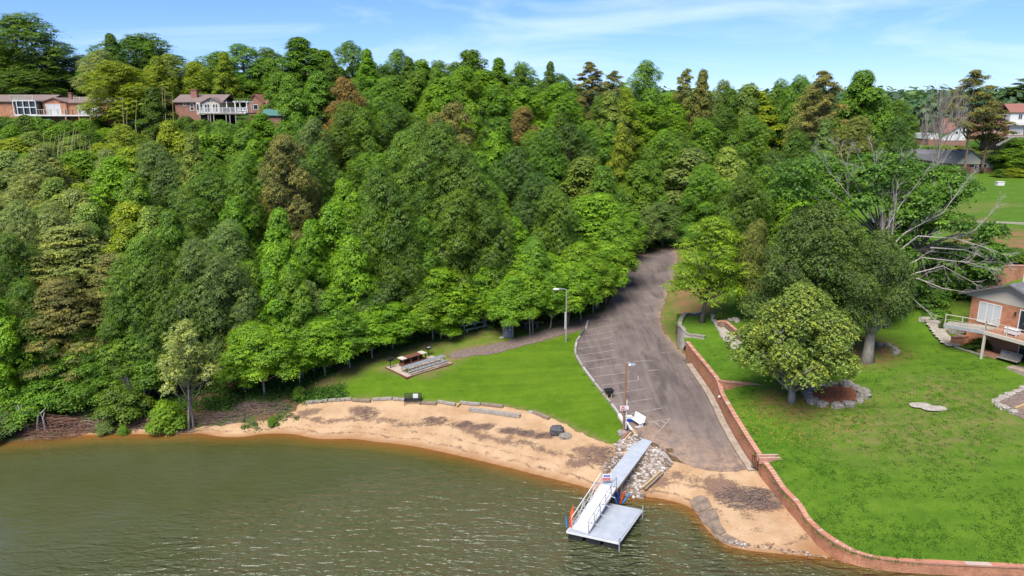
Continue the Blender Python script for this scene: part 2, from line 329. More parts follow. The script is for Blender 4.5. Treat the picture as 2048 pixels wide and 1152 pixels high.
def asphalt_mat():
    m, nt, b = material('worn_asphalt', .9, .25); v = coords(nt); n = noise(nt, v, .22, 5, .65, .6); f = noise(nt, v, 12, 5, .8)
    c = ramp(nt, n, [(.28, (.085, .064, .056)), (.5, (.125, .097, .083)), (.72, (.175, .138, .117))])
    st = noise(nt, coords(nt, (1.1, .1, 1), rot=(0, 0, R(-8))), 1.0, 5, .6, .5)      # tyre-polished lanes along the road
    c = mixc(nt, ramp(nt, st, [(.45, (0, 0, 0)), (.72, (.75, .75, .75))]), c, (.185, .147, .124))
    c = mixc(nt, ramp(nt, noise(nt, coords(nt, (.8, .12, 1), rot=(0, 0, R(-14))), .9, 4, .6), [(.54, (0, 0, 0)), (.66, (.6, .6, .6))]), c, (.06, .048, .043))
    c = mixc(nt, .6, c, ramp(nt, f, [(.32, (.7, .7, .7)), (.62, (1.2, 1.2, 1.2))]), 'MULTIPLY')
    lit = math_(nt, 'MULTIPLY', attr(nt, 'bare'), ramp(nt, noise(nt, v, 1.0, 7, .8, .4), [(.38, (0, 0, 0)), (.58, (1, 1, 1))]))
    c = mixc(nt, lit, c, (.30, .20, .13))
    vo = N(nt, 'ShaderNodeTexVoronoi', feature='DISTANCE_TO_EDGE'); vo.inputs['Scale'].default_value = .16; vd = N(nt, 'ShaderNodeVectorMath', operation='ADD'); nn_ = N(nt, 'ShaderNodeTexNoise'); nn_.inputs['Scale'].default_value = .8; L(nt, v, nn_.inputs['Vector']); L(nt, v, vd.inputs[0]); vs_ = N(nt, 'ShaderNodeVectorMath', operation='SCALE'); vs_.inputs['Scale'].default_value = 3.0; L(nt, nn_.outputs[1], vs_.inputs[0]); L(nt, vs_.outputs[0], vd.inputs[1]); L(nt, vd.outputs[0], vo.inputs['Vector'])
    crk = math_(nt, 'MULTIPLY', math_(nt, 'LESS_THAN', vo.outputs['Distance'], .006), math_(nt, 'MULTIPLY', n, .5)); c = mixc(nt, crk, c, (.05, .04, .036))
    vg = N(nt, 'ShaderNodeTexVoronoi'); vg.inputs['Scale'].default_value = 2.3; L(nt, v, vg.inputs['Vector'])
    c = mixc(nt, math_(nt, 'LESS_THAN', vg.outputs['Distance'], .07), c, (.36, .31, .26))
    L(nt, c, b.inputs['Base Color']); bump(nt, b, f, .4, .02); return m
M['asphalt'] = asphalt_mat()
M['gravel'] = simple('gravel_path', (.26, .19, .15), (.10, .075, .065), 5, .95, .15, .8)
# ------------------------------------------------------------------ ground sheet
nx, ny = len(GX), len(GY)
idx = np.arange(nx*ny).reshape(nx, ny)
F = np.stack([idx[:-1, :-1].ravel(), idx[1:, :-1].ravel(), idx[1:, 1:].ravel(), idx[:-1, 1:].ravel()], 1)
green = np.where(ZG > 7, .12, 0)+np.where((X < -25) & (Y > 60), .06, 0)+np.where(X > 30, .25, 0)
go = mesh_obj('ground', np.stack([X, Y, ZG], -1).reshape(-1, 3), F, M['ground'], smooth=True, vattr={'green': green.ravel()}); tag(go, kind='structure')
def densify(poly, step=.35, amp=.12, seed=0, keep=lambda i: True):
    r = np.random.RandomState(seed); out = []; n = len(poly); ph = r.rand(6)*6
    s = 0
    for i in range(n):
        a, b = np.array(poly[i][:2]), np.array(poly[(i+1) % n][:2]); d = b-a; l = np.hypot(*d)+1e-9; k = max(1, int(l/step)); nr = np.array([-d[1], d[0]])/l
        for j in range(k):
            t = (s+l*j/k); o = 0
            if amp and keep(i): o = amp*(.6*math.sin(t*1.1+ph[0])+.5*math.sin(t*2.7+ph[1])+.4*math.sin(t*5.3+ph[2])+.5*r.uniform(-1, 1))
            out.append(tuple(a+d*j/k+nr*o))
        s += l
    return out
def clip(poly, x0, x1, y0, y1):
    for ax, lim, sg in ((0, x0, 1), (0, x1, -1), (1, y0, 1), (1, y1, -1)):
        o = []; n = len(poly)
        for i in range(n):
            a, b = poly[i], poly[(i+1) % n]; ia, ib = sg*(a[ax]-lim) >= 0, sg*(b[ax]-lim) >= 0
            if ia: o.append(a)
            if ia != ib:
                t = (lim-a[ax])/(b[ax]-a[ax]); o.append((a[0]+t*(b[0]-a[0]), a[1]+t*(b[1]-a[1])))
        poly = o
        if len(poly) < 3: return []
    return poly
def sheet(name, poly, Z, dz, mat, attrs=None, **k):
    """a thin sheet that follows the ground grid exactly, cut to a polygon"""
    q = np.array(poly); i0, i1 = np.searchsorted(GX, q[:, 0].min())-1, np.searchsorted(GX, q[:, 0].max()); j0, j1 = np.searchsorted(GY, q[:, 1].min())-1, np.searchsorted(GY, q[:, 1].max())
    vid = {}; V = []; Fc = []
    def vtx(x, y):
        key = (round(x, 4), round(y, 4))
        if key not in vid: vid[key] = len(V); V.append((x, y, bil(Z, x, y)+dz))
        return vid[key]
    I, J = np.meshgrid(np.arange(i0, i1+1), np.arange(j0, j1+1), indexing='ij'); I = np.clip(I, 0, nx-1); J = np.clip(J, 0, ny-1)
    inside = inpoly(GX[I], GY[J], poly)
    cell = set((min(max(int(np.searchsorted(GX, x))-1, 0), nx-2), min(max(int(np.searchsorted(GY, y))-1, 0), ny-2)) for x, y in densify(poly, .1, 0))
    for i in range(i0, i1):
        for j in range(j0, j1):
            if (i, j) in cell:
                c = clip(poly, GX[i], GX[i+1], GY[j], GY[j+1])
                if len(c) >= 3:
                    ids = [vtx(*p) for p in c]; o = []
                    for t in ids:
                        if not o or o[-1] != t: o.append(t)
                    if len(o) > 1 and o[0] == o[-1]: o.pop()
                    if len(set(o)) >= 3 and len(set(o)) == len(o): Fc.append(o)
                    elif len(set(o)) >= 3:
                        o2 = list(dict.fromkeys(o)); Fc.append(o2)
            elif inside[i-i0, j-j0] and inside[i-i0+1, j-j0+1]:
                Fc.append([vtx(GX[i], GY[j]), vtx(GX[i+1], GY[j]), vtx(GX[i+1], GY[j+1]), vtx(GX[i], GY[j+1])])
    V = np.array(V)
    va = {n_: f(V[:, 0], V[:, 1], V[:, 2]) for n_, f in (attrs or {}).items()}
    me = bpy.data.meshes.new(name); me.from_pydata(V.tolist(), [], Fc); me.materials.append(mat)
    for n_, v in va.items(): me.attributes.new(n_, 'FLOAT', 'POINT').data.foreach_set('value', np.asarray(v, np.float32))
    import bmesh
    bm = bmesh.new(); bm.from_mesh(me); bmesh.ops.recalc_face_normals(bm, faces=bm.faces)
    for f in bm.faces:
        if f.normal.z < 0: f.normal_flip()
        f.smooth = True
    bmesh.ops.triangulate(bm, faces=[f for f in bm.faces if len(f.verts) > 4]); bm.to_mesh(me); bm.free()
    o = bpy.data.objects.new(name, me); C.objects.link(o); return tag(o, kind='structure', **k)
px2 = lambda pts, g=GB: [tuple(g(*p)[:2]) for p in pts]
# beach
top = [(140, 868), (240, 860), (330, 858), (420, 852), (490, 846), (550, 838), (590, 822), (604, 804), (700, 796), (900, 802), (1050, 816), (1130, 844), (1212, 884), (1262, 872), (1300, 890), (1330, 920), (1420, 940), (1514, 938)]
wl = [(a+.1, b) for a, b, _, _ in WALL[9:19]]
bot = [tuple(P(x, y+70, 0)[:2]) for x, y in SHORE if x > 100][::-1]
beach = px2(top)+wl+bot
nb = len(top)
debc = px2([(870, 842), (925, 850), (965, 854), (1020, 862), (1050, 866), (1090, 872), (735, 828), (720, 820), (1170, 900), (1200, 918), (1225, 930), (1160, 925), (1190, 905), (620, 825), (1440, 970), (1500, 990), (1450, 985), (1530, 1010), (1350, 952), (1390, 962), (1430, 960), (1320, 965)])
def deb_f(x, y, z):
    o = np.zeros(len(x))
    for i, (a, b) in enumerate(debc): o = np.maximum(o, np.clip(1.5-np.hypot((x-a)/1.5, (y-b)/.8), 0, 1)*(1.2 if i < 14 else 1.5 if i < 18 else .95))
    return o
sheet('beach', densify(beach, .35, .13, 1, lambda i: i < 8), ZB, .02, M['sand'], {'wet': lambda x, y, z: np.clip(1-(z-.02)/.16, 0, 1), 'hgt': lambda x, y, z: z, 'deb': deb_f})
# lawn by the beach
lt = [(596, 808), (640, 803), (720, 799), (800, 801), (870, 807), (940, 808), (1010, 815), (1050, 822), (1095, 834), (1130, 850), (1170, 869), (1210, 889), (1236, 889), (1246, 868), (1247, 850), (1236, 832), (1222, 811), (1189, 770), (1166, 740), (1149, 712), (1151, 687), (1160, 669),
      (1185, 655), (1215, 618), (1150, 636), (1080, 648), (1000, 656), (940, 664), (880, 678), (820, 690), (760, 706), (690, 736), (630, 760), (600, 782)]
lawnp = px2(lt)
north = lawnp[23:]+[lawnp[0]]
pathline = px2([(900, 710), (1000, 690), (1100, 668), (1190, 640)])
def lawn_bare(x, y, z):
    d = segdist(x, y, north); e = segdist(x, y, lawnp[:12]); s_ = segdist(x, y, px2([(780, 735), (850, 745), (930, 700)])); t = segdist(x, y, pathline)
    return np.clip(np.maximum.reduce([1.0-d/4.0, .9-e/.6, .95-s_/2.2, .9-t/2.4]), 0, 1)
sheet('lawn', densify(lawnp, .35, .14, 2, lambda i: i < 12 or i > 22), ZB, .04, M['lawn'], {'bare': lawn_bare, 'leaf': lambda x, y, z: x*0, 'pale': lambda x, y, z: x*0})
# road with car park
rp = [(1352, 494), (1356, 520), (1350, 555), (1334, 590), (1324, 620), (1321, 645), (1330, 668), (1350, 690), (1371, 712)]
road = px2(rp)+[(a-.75, b-.1) for a, b, _, _ in WALL[1:10]]+px2([(1500, 941), (1440, 944), (1385, 936), (1345, 914), (1312, 888), (1276, 874), (1262, 860), (1249, 846), (1236, 829), (1222, 808), (1189, 767), (1166, 737), (1150, 711), (1152, 687), (1164, 664), (1176, 645), (1200, 628), (1218, 608), (1240, 572), (1256, 535), (1270, 517), (1310, 503)])
redge = road[-7:]+road[:9]
rend = px2([(1505, 940), (1440, 944), (1380, 935), (1345, 914), (1310, 890), (1278, 876)])
def road_bare(x, y, z):
    return np.clip(np.maximum(1.15-segdist(x, y, rend)/4.5, .8-segdist(x, y, redge)/1.3), 0, 1)
sheet('road', densify(road, .35, .1, 3, lambda i: i < 8 or 17 < i < 23 or i > 36), ZB, .055, M['asphalt'], {'bare': road_bare})
gp = [(893, 712), (905, 706), (930, 700), (1000, 687), (1060, 669), (1120, 653), (1170, 637), (1200, 622), (1192, 640), (1165, 660), (1150, 665), (1100, 678), (1040, 695), (980, 710), (930, 716), (905, 717)]
sheet('path', densify(px2(gp), .35, .12, 4), ZB, .075, M['gravel'])
# concrete strip along the foot of the brick wall
cs = [(a-.1, b) for a, b, _, _ in WALL[1:10]]+[(a-.72, b-.1) for a, b, _, _ in WALL[1:10]][::-1]
M['concrete'] = simple('weathered_concrete', (.42, .34, .26), (.24, .18, .13), 1.5, .9, .2, .3)
sheet('kerb_strip', cs, ZB, .10, M['concrete'])
# right-hand yard
mag = G(1578, 803)[:2]; ring = G(1670, 790)[:2]; big = G(1738, 718)[:2]
palec = [G(*q)[:2] for q in [(1780, 840), (1850, 860), (1730, 860), (1900, 800), (1960, 830), (1980, 410), (1930, 420), (1990, 600)]]
dirtc = [G(*q)[:2] for q in [(1375, 600), (1365, 590), (1390, 585), (1930, 440), (1990, 480), (2040, 470), (1960, 470), (1945, 480), (1975, 495), (2005, 500), (2035, 492), (2048, 480), (2015, 465), (1950, 460), (1740, 700), (1700, 700), (1330+60, 620)]]
def gauss(x, y, cs, r): 
    o = np.zeros(len(x))
    for a, b in cs: o = np.maximum(o, np.clip(1.4-np.hypot(x-a, y-b)/r, 0, 1))
    return o
yard_attrs = {'leaf': lambda x, y, z: np.maximum(np.clip(1.0-np.hypot(x-mag[0]-.4, y-mag[1]+1.5)/7.5, 0, 1)*.85, np.clip(1.0-np.hypot(x-ring[0], y-ring[1])/4.5, 0, 1)*.6),
    'bare': lambda x, y, z: np.maximum.reduce([gauss(x, y, dirtc, 3.2), np.clip(1.25-np.hypot(x-mag[0], y-mag[1])/3.0, 0, .75), np.clip(1.2-np.hypot(x-big[0], y-big[1])/2.4, 0, 1), np.clip(.8-segdist(x, y, openline[:4])/3.5, 0, 1)]),
    'pale': lambda x, y, z: gauss(x, y, palec, 4.5)}
sheet('yard_lawn', densify(yard, .5, 0), ZYF, 0, M['yard'], yard_attrs)
# grassy bank between road and yard
bank = px2([(1352, 494), (1356, 520), (1350, 555), (1334, 590), (1324, 620), (1321, 645), (1330, 668), (1350, 690), (1371, 712)])+[tuple(GB(*q)[:2]) for q in STONE[:]]+px2(OPEN)
sheet('grass_bank', densify(bank, .35, .05, 6, lambda i: i < 8), ZB, .03, M['yard'], {'leaf': lambda x, y, z: x*0, 'pale': lambda x, y, z: x*0+.8, 'bare': lambda x, y, z: np.maximum(gauss(x, y, dirtc, 2.5), np.clip(.8-segdist(x, y, px2(rp))/1.2, 0, 1))})
# ------------------------------------------------------------------ water
def water_mat():
    m = bpy.data.materials.new('lake_water'); m.use_nodes = True; nt = m.node_tree; b = nt.nodes['Principled BSDF']; out = nt.nodes['Material Output']
    b.inputs['Roughness'].default_value = .06; b.inputs['IOR'].default_value = 1.33; b.inputs['Specular IOR Level'].default_value = .5
    v = coords(nt); d = attr(nt, 'depth')
    c = ramp(nt, d, [(0, (.26, .14, .045)), (.25, (.15, .10, .024)), (.5, (.074, .070, .022)), (1, (.064, .070, .030))])
    c = mixc(nt, math_(nt, 'MULTIPLY', ramp(nt, noise(nt, v, .12, 4, .6), [(.4, (0, 0, 0)), (.7, (1, 1, 1))]), .5), c, (.045, .052, .010))
    L(nt, c, b.inputs['Base Color'])
    tr = N(nt, 'ShaderNodeBsdfTransparent'); tr.inputs[0].default_value = (.9, .72, .45, 1); ms = N(nt, 'ShaderNodeMixShader')
    L(nt, ramp(nt, d, [(0, (.25, .25, .25)), (.3, (.85, .85, .85)), (.6, (1, 1, 1))]), ms.inputs[0]); L(nt, tr.outputs[0], ms.inputs[1]); L(nt, b.outputs[0], ms.inputs[2]); L(nt, ms.outputs[0], out.inputs[0])
    w1 = noise(nt, coords(nt, (.5, 1.5, 1), rot=(0, 0, R(-20))), 1.0, 2, .45, .9); w2 = noise(nt, coords(nt, (1.1, 2.8, 1), rot=(0, 0, R(-6))), 1.2, 2, .5, .7)
    calm = ramp(nt, noise(nt, v, .05, 2), [(.35, (.55, .55, .55)), (.6, (1, 1, 1))])
    sh = attr(nt, 'wave')
    hgt = math_(nt, 'MULTIPLY', math_(nt, 'ADD', math_(nt, 'MULTIPLY', w1, 1.0), math_(nt, 'MULTIPLY', w2, .4)), math_(nt, 'MULTIPLY', calm, sh))
    bump(nt, b, hgt, 1.0, 1.15); return m
M['water'] = water_mat()
wx, wy = lines(-70, 60, 1.0, 3400), lines(20, 70, 1.0, 3400)
wx = wx; wy = wy[wy < 95]
WX, WY = np.meshgrid(wx, wy, indexing='ij'); wi = np.arange(WX.size).reshape(WX.shape)
dep = -np.vectorize(lambda a, b: bil(ZB, a, b))(WX, WY)
WF = np.stack([wi[:-1, :-1].ravel(), wi[1:, :-1].ravel(), wi[1:, 1:].ravel(), wi[:-1, 1:].ravel()], 1)
wav = np.clip(.08+(WX+30)/52+(48-WY)/24, .06, 1.5)
wo = mesh_obj('water', np.stack([WX, WY, WX*0], -1).reshape(-1, 3), WF, M['water'], smooth=True, vattr={'depth': np.clip(dep/1.0, 0, 1).ravel(), 'wave': wav.ravel()}); tag(wo, kind='structure')
# ------------------------------------------------------------------ foliage materials
def leaf_mat(name, rough=.55, spec=.35, trans=.42, warm=.35, warmcol=(.55, .45, .05)):
    m = bpy.data.materials.new(name); m.use_nodes = True; nt = m.node_tree; b = nt.nodes['Principled BSDF']; out = nt.nodes['Material Output']
    b.inputs['Roughness'].default_value = rough; b.inputs['Specular IOR Level'].default_value = spec
    oi = N(nt, 'ShaderNodeObjectInfo'); r = attr(nt, 'rnd'); k = attr(nt, 'clump')
    c = mixc(nt, 1, oi.outputs['Color'], ramp(nt, r, [(0, (.55, .6, .5)), (.5, (1, 1, 1)), (1, (1.6, 1.5, 1.3))]), 'MULTIPLY')
    c = mixc(nt, 1, c, ramp(nt, k, [(0, (.68, .74, .75)), (.5, (1, 1, 1)), (1, (1.4, 1.25, .95))]), 'MULTIPLY')
    wf = ramp(nt, r, [(.86, (0, 0, 0)), (1.0, (warm, warm, warm))]); c = mixc(nt, wf, c, warmcol)
    L(nt, c, b.inputs['Base Color'])
    t = N(nt, 'ShaderNodeBsdfTranslucent'); L(nt, mixc(nt, 1, c, (1.15, 1.1, .6), 'MULTIPLY'), t.inputs[0]); ms = N(nt, 'ShaderNodeMixShader'); ms.inputs[0].default_value = trans
    L(nt, b.outputs[0], ms.inputs[1]); L(nt, t.outputs[0], ms.inputs[2]); L(nt, ms.outputs[0], out.inputs[0]); return m
M['leaf'] = leaf_mat('leaf', warm=.12)
M['needle'] = leaf_mat('needle', .7, .2, .12, .25, (.22, .15, .04))
M['magleaf'] = leaf_mat('glossy_leaf', .45, .35, .15, .85, (.42, .36, .03))
M['bark'] = simple('bark', (.22, .18, .15), (.10, .08, .065), 6, .95, .1, .6, scale=(1, 1, .25))
M['palebark'] = simple('pale_bark', (.42, .37, .31), (.22, .19, .15), 6, .95, .1, .4, scale=(1, 1, .25))
M['pinebark'] = simple('pine_bark', (.30, .21, .16), (.14, .10, .08), 6, .95, .1, .4, scale=(1, 1, .25))
M['deadwood'] = simple('dead_wood', (.56, .50, .44), (.34, .30, .26), 5, .95, .1, .3, scale=(1, 1, .3))
# ------------------------------------------------------------------ crown generator (unit: metres, base at origin)
def leaves(cen, nor, size, r, asp=.62, droop=0.0):
    n = len(cen); nor = nor/np.linalg.norm(nor, axis=1, keepdims=True)
    t = r.normal(size=(n, 3)); t -= (t*nor).sum(1, keepdims=True)*nor; t /= np.linalg.norm(t, axis=1, keepdims=True)+1e-9
    t[:, 2] -= droop; t /= np.linalg.norm(t, axis=1, keepdims=True); s = np.cross(nor, t); s /= np.linalg.norm(s, axis=1, keepdims=True)+1e-9
    sz = size*r.uniform(.65, 1.3, (n, 1)); a = cen-t*sz*.5; b = cen+s*sz*asp*.5; c = cen+t*sz*.5; d = cen-s*sz*asp*.5
    b2 = b-nor*sz*.08; d2 = d-nor*sz*.08
    return np.stack([a, b2, c, d2], 1).reshape(-1, 3)
def fib(n, r):
    i = np.arange(n)+r.uniform(0, 1); z = 1-2*(i+.5)/n; z = np.clip(z, -1, 1); p = i*2.39996+r.uniform(0, 6); q = np.sqrt(1-z*z); return np.stack([q*np.cos(p), q*np.sin(p), z], 1)
KINDS = {}
def crown(seed, Ht, Rad, prof, base, nl, lr, ncl, cr, nlf, ls, flat=.45, asp=.62, layer=0.0, up=.8, shell=.75, top=1.0, droop=0, jitter=.25, lsq=(1, 1, .8), lean=0):
    """prof: list of (relative height, relative radius); returns leaf verts, attrs and lobe centres"""
    r = np.random.RandomState(seed); pz = [a for a, _ in prof]; pr = [b for _, b in prof]
    lob = []; i = 0; ph = r.uniform(0, 6)
    for k in range(nl):
        t = (k+.5)/nl; h = base+(top-base)*(1-(1-t)**.85) if layer == 0 else base+(top-base)*t
        rr = np.interp(h, pz, pr)*Rad; ph += 2.39996+r.uniform(-.4, .4)
        a = r.uniform(.65, 1.08) if k % 4 else r.uniform(.05, .5)
        L_ = lr*Rad*r.uniform(.75, 1.25)*(0.55+.45*min(1, rr/Rad+.2))
        q = max(0, rr-L_*.8)*a
        lob.append((q*math.cos(ph)+lean*h, q*math.sin(ph), h*Ht-L_*.35, L_))
    Cn, Nn, Kk = [], [], []
    for (x, y, z, l) in lob:
        d = fib(int(ncl*1.5), r); out = np.array([x, y, 0.0])/(Rad+1e-6); sc = d@(out*.6+np.array([0, 0, up])); d = d[np.argsort(-sc+r.normal(0, .22, len(d)))[:ncl]]
        c = np.array([x, y, z])+d*np.array(lsq)*l*r.uniform(shell, 1.12, (len(d), 1)); ck = r.rand(len(d))
        for cc, dd, kk in zip(c, d, ck):
            n = max(6, int(nlf*r.uniform(.6, 1.3))); rad = cr*Rad*r.uniform(.7, 1.25); u = r.normal(0, .5, (n, 3)); u[:, 2] *= flat*.6
            m = np.hypot(u[:, 0], u[:, 1]); pos = cc+u*rad; pos[:, 2] -= flat*rad*m*m*.8
            nn = dd*.55+np.array([0, 0, .75])+np.stack([u[:, 0], u[:, 1], u[:, 2]], 1)*.55+r.normal(0, jitter, (n, 3))
            Cn.append(pos); Nn.append(nn); Kk.append(np.full(n, kk))
    Cn, Nn, Kk = np.concatenate(Cn), np.concatenate(Nn), np.concatenate(Kk)
    keep = Cn[:, 2] > .2; Cn, Nn, Kk = Cn[keep], Nn[keep], Kk[keep]
    v = leaves(Cn, Nn, ls, r, asp, droop); return v, r.rand(len(Cn)), Kk, lob
def trunk_mb(seed, Ht, tr, lob, zfork=.3, multi=1, lean=0, twig=True, lobuse=1.0):
    r = random.Random(seed); m = MB(); fork = zfork*Ht; topz = Ht*.86
    for s in range(multi):
        ox, oy = (0, 0) if multi == 1 else (r.uniform(-.35, .35), r.uniform(-.35, .35)); dx, dy = r.uniform(-.03, .03)*Ht*(2 if multi > 1 else 1), r.uniform(-.03, .03)*Ht*(2 if multi > 1 else 1)
        pts = []
        for i in range(9):
            t = i/8; z = t*topz; pts.append((ox+dx*t+lean*t+math.sin(t*5+seed)*.012*Ht*t, oy+dy*t+math.cos(t*4+seed)*.012*Ht*t, z-.3 if i == 0 else z))
        m.tube(pts, [tr*(1.35 if i == 0 else (1-.9*i/8))/(multi**.5) for i in range(9)], 8)
    for (x, y, z, l) in lob[:int(len(lob)*lobuse)]:
        t0 = min(.92, max(zfork*.8, z/topz-.22-r.uniform(0, .1))); i0 = t0*8; a = pts[int(i0)]; b = pts[min(8, int(i0)+1)]; f = i0-int(i0); s0 = [a[k]+(b[k]-a[k])*f for k in range(3)]
        mid = [(s0[0]*.45+x*.55), (s0[1]*.45+y*.55), s0[2]*.5+z*.5+.02*Ht*(-1)**int(z)]
        rr = tr*(1-.85*t0)*.6; m.tube([s0, mid, (x, y, z+l*.25)], [rr, rr*.62, rr*.22], 5)
        if twig:
            for k in range(4):
                a = r.uniform(0, 6.28); m.tube([mid if k < 2 else (x, y, z), (x+math.cos(a)*l*.75, y+math.sin(a)*l*.75, z+l*r.uniform(.0, .6))], [rr*.35, rr*.1], 4, False)
    return m
def make_kind(name, variants, trunkmat, leafmat, Ht, Rad, tr, zfork, multi=1, seeds=(1, 2), lean=0, lobuse=1, **kw):
    out = []
    for s in seeds[:variants]:
        v, rn, kk, lob = crown(s*17+len(name), Ht, Rad, lean=lean, **kw)
        me = bpy.data.meshes.new(name+'_crown'); n = len(rn); me.vertices.add(4*n); me.vertices.foreach_set('co', v.astype(np.float32).ravel()); me.loops.add(4*n); me.loops.foreach_set('vertex_index', np.arange(4*n, dtype=np.int32))
        me.polygons.add(n); me.polygons.foreach_set('loop_start', np.arange(0, 4*n, 4, dtype=np.int32)); me.update(calc_edges=True)
        me.attributes.new('rnd', 'FLOAT', 'FACE').data.foreach_set('value', rn.astype(np.float32)); me.attributes.new('clump', 'FLOAT', 'FACE').data.foreach_set('value', kk.astype(np.float32)); me.materials.append(leafmat)
        t = trunk_mb(s, Ht, tr, lob, zfork, multi, lean, lobuse=lobuse); tm = bpy.data.meshes.new(name+'_trunk'); tm.from_pydata(t.v, [], t.f); tm.materials.append(trunkmat); tm.polygons.foreach_set('use_smooth', np.ones(len(tm.polygons), bool))
        out.append((me, tm))
    KINDS[name] = (out, Ht, Rad)
dome = [(.0, .35), (.25, .7), (.45, .95), (.65, 1), (.82, .8), (1, .3)]
make_kind('oak', 3, M['bark'], M['leaf'], 18, 6.5, .38, .28, seeds=(1, 2, 3), prof=dome, base=.3, nl=22, lr=.33, ncl=30, cr=.115, nlf=88, ls=.235, flat=.5)
make_kind('maple', 3, M['bark'], M['leaf'], 16, 5.0, .28, .25, seeds=(4, 5, 6), prof=[(0, .4), (.2, .85), (.4, 1), (.65, .85), (.85, .5), (1, .12)], base=.26, nl=22, lr=.34, ncl=28, cr=.12, nlf=84, ls=.235, flat=.6, asp=.75)
make_kind('tulip', 2, M['palebark'], M['leaf'], 21, 4.6, .3, .3, seeds=(7, 8), prof=[(0, .3), (.2, .8), (.4, 1), (.65, .8), (.85, .45), (1, .08)], base=.18, nl=34, lr=.30, ncl=24, cr=.12, nlf=76, ls=.245, flat=.7, asp=.8, top=1.02)
make_kind('layered', 3, M['palebark'], M['leaf'], 11, 4.3, .15, .25, seeds=(9, 10, 11), prof=[(0, .4), (.3, .9), (.5, 1), (.75, .85), (1, .35)], base=.42, nl=22, lr=.36, ncl=22, cr=.15, nlf=84, ls=.21, flat=.28, lsq=(1, 1, .6), up=1.0, jitter=.3)
make_kind('pine', 2, M['pinebark'], M['needle'], 24, 4.6, .3, .5, seeds=(12, 13), prof=[(.4, .6), (.6, 1), (.8, .8), (1, .25)], base=.48, nl=30, lr=.25, ncl=14, cr=.13, nlf=60, ls=.40, flat=.5, asp=.26, lsq=(1, 1, .6), shell=.3, jitter=.7)
make_kind('roundpine', 2, M['pinebark'], M['needle'], 16, 5.2, .32, .3, seeds=(14, 15), prof=[(.1, .6), (.35, 1), (.65, .95), (.85, .65), (1, .25)], base=.2, nl=30, lr=.28, ncl=26, cr=.10, nlf=70, ls=.30, flat=.6, asp=.28, jitter=.5)
make_kind('hemlock', 2, M['bark'], M['needle'], 15, 6.2, .26, .2, seeds=(16, 17), prof=[(.1, .8), (.3, 1), (.55, .9), (.8, .55), (1, .15)], base=.28, nl=34, lr=.36, ncl=20, cr=.12, nlf=52, ls=.36, flat=.18, asp=.3, lsq=(1, 1, .22), up=1, layer=1, jitter=.3)
make_kind('shrub', 3, M['bark'], M['leaf'], 5, 3.4, .08, .15, multi=3, seeds=(18, 19, 20), prof=[(0, .8), (.3, 1), (.6, .9), (1, .4)], base=.25, nl=14, lr=.40, ncl=24, cr=.15, nlf=50, ls=.24, flat=.5)
make_kind('locust', 1, M['bark'], M['leaf'], 12, 5.0, .26, .3, seeds=(21,), lean=.0, prof=[(.1, .6), (.3, .95), (.6, 1), (.8, .75), (1, .3)], base=.33, nl=26, lr=.32, ncl=22, cr=.12, nlf=64, ls=.20, flat=.3, lsq=(1, 1, .5), asp=.5)
make_kind('silver', 1, M['palebark'], M['leaf'], 12.5, 3.4, .19, .35, multi=2, seeds=(22,), prof=[(.3, .6), (.55, 1), (.75, .85), (1, .3)], base=.46, nl=26, lr=.27, ncl=17, cr=.10, nlf=40, ls=.17, flat=.6, shell=.6)
make_kind('magnolia', 1, M['palebark'], M['magleaf'], 11.5, 5.2, .3, .14, seeds=(23,), prof=[(.28, .5), (.42, .92), (.55, 1), (.7, .85), (.86, .5), (1, .06)], base=.34, nl=44, lr=.28, ncl=44, cr=.055, nlf=34, ls=.21, flat=.8, asp=.5, jitter=.5, shell=.85)
make_kind('cedar', 2, M['bark'], M['leaf'], 15, 5.8, .5, .25, seeds=(24, 25), prof=[(.1, .7), (.3, 1), (.6, 1), (.85, .7), (1, .3)], base=.2, nl=34, lr=.30, ncl=34, cr=.11, nlf=70, ls=.25, flat=.7, asp=.45, jitter=.5, droop=.3)
make_kind('cedarhi', 1, M['palebark'], M['leaf'], 15, 5.8, .85, .3, seeds=(26,), prof=[(.3, .7), (.45, 1), (.7, 1), (.85, .7), (1, .3)], base=.42, nl=30, lr=.30, ncl=34, cr=.11, nlf=70, ls=.25, flat=.7, asp=.45, jitter=.5, droop=.3, lobuse=.6)
def bare_mesh(seed, Ht, tr, depth=5, spread=.5, nb=(3, 4), zf=.25, up=.35):
    r = random.Random(seed); m = MB()
    def grow(p, d, l, rad, lev):
        q = p+d*l; mid = p+d*l*.5+Vector((r.uniform(-1, 1), r.uniform(-1, 1), r.uniform(-1, 1)))*l*.06
        m.tube([p, mid, q], [rad, rad*.82, rad*.62], 6 if lev < 2 else (4 if lev < 4 else 3), False)
        if lev >= depth: return
        for k in range(r.randint(*nb)):
            ax = Vector((r.uniform(-1, 1), r.uniform(-1, 1), r.uniform(-.2, .6))); nd = (d+ax*spread+Vector((0, 0, up*.3))).normalized()
            grow(q if k < 2 else mid.lerp(q, r.random()), nd, l*r.uniform(.6, .85), rad*(.6 if k else .68), lev+1)
    grow(Vector((0, 0, -.3)), Vector((0, 0, 1)), Ht*zf, tr, 0); return m
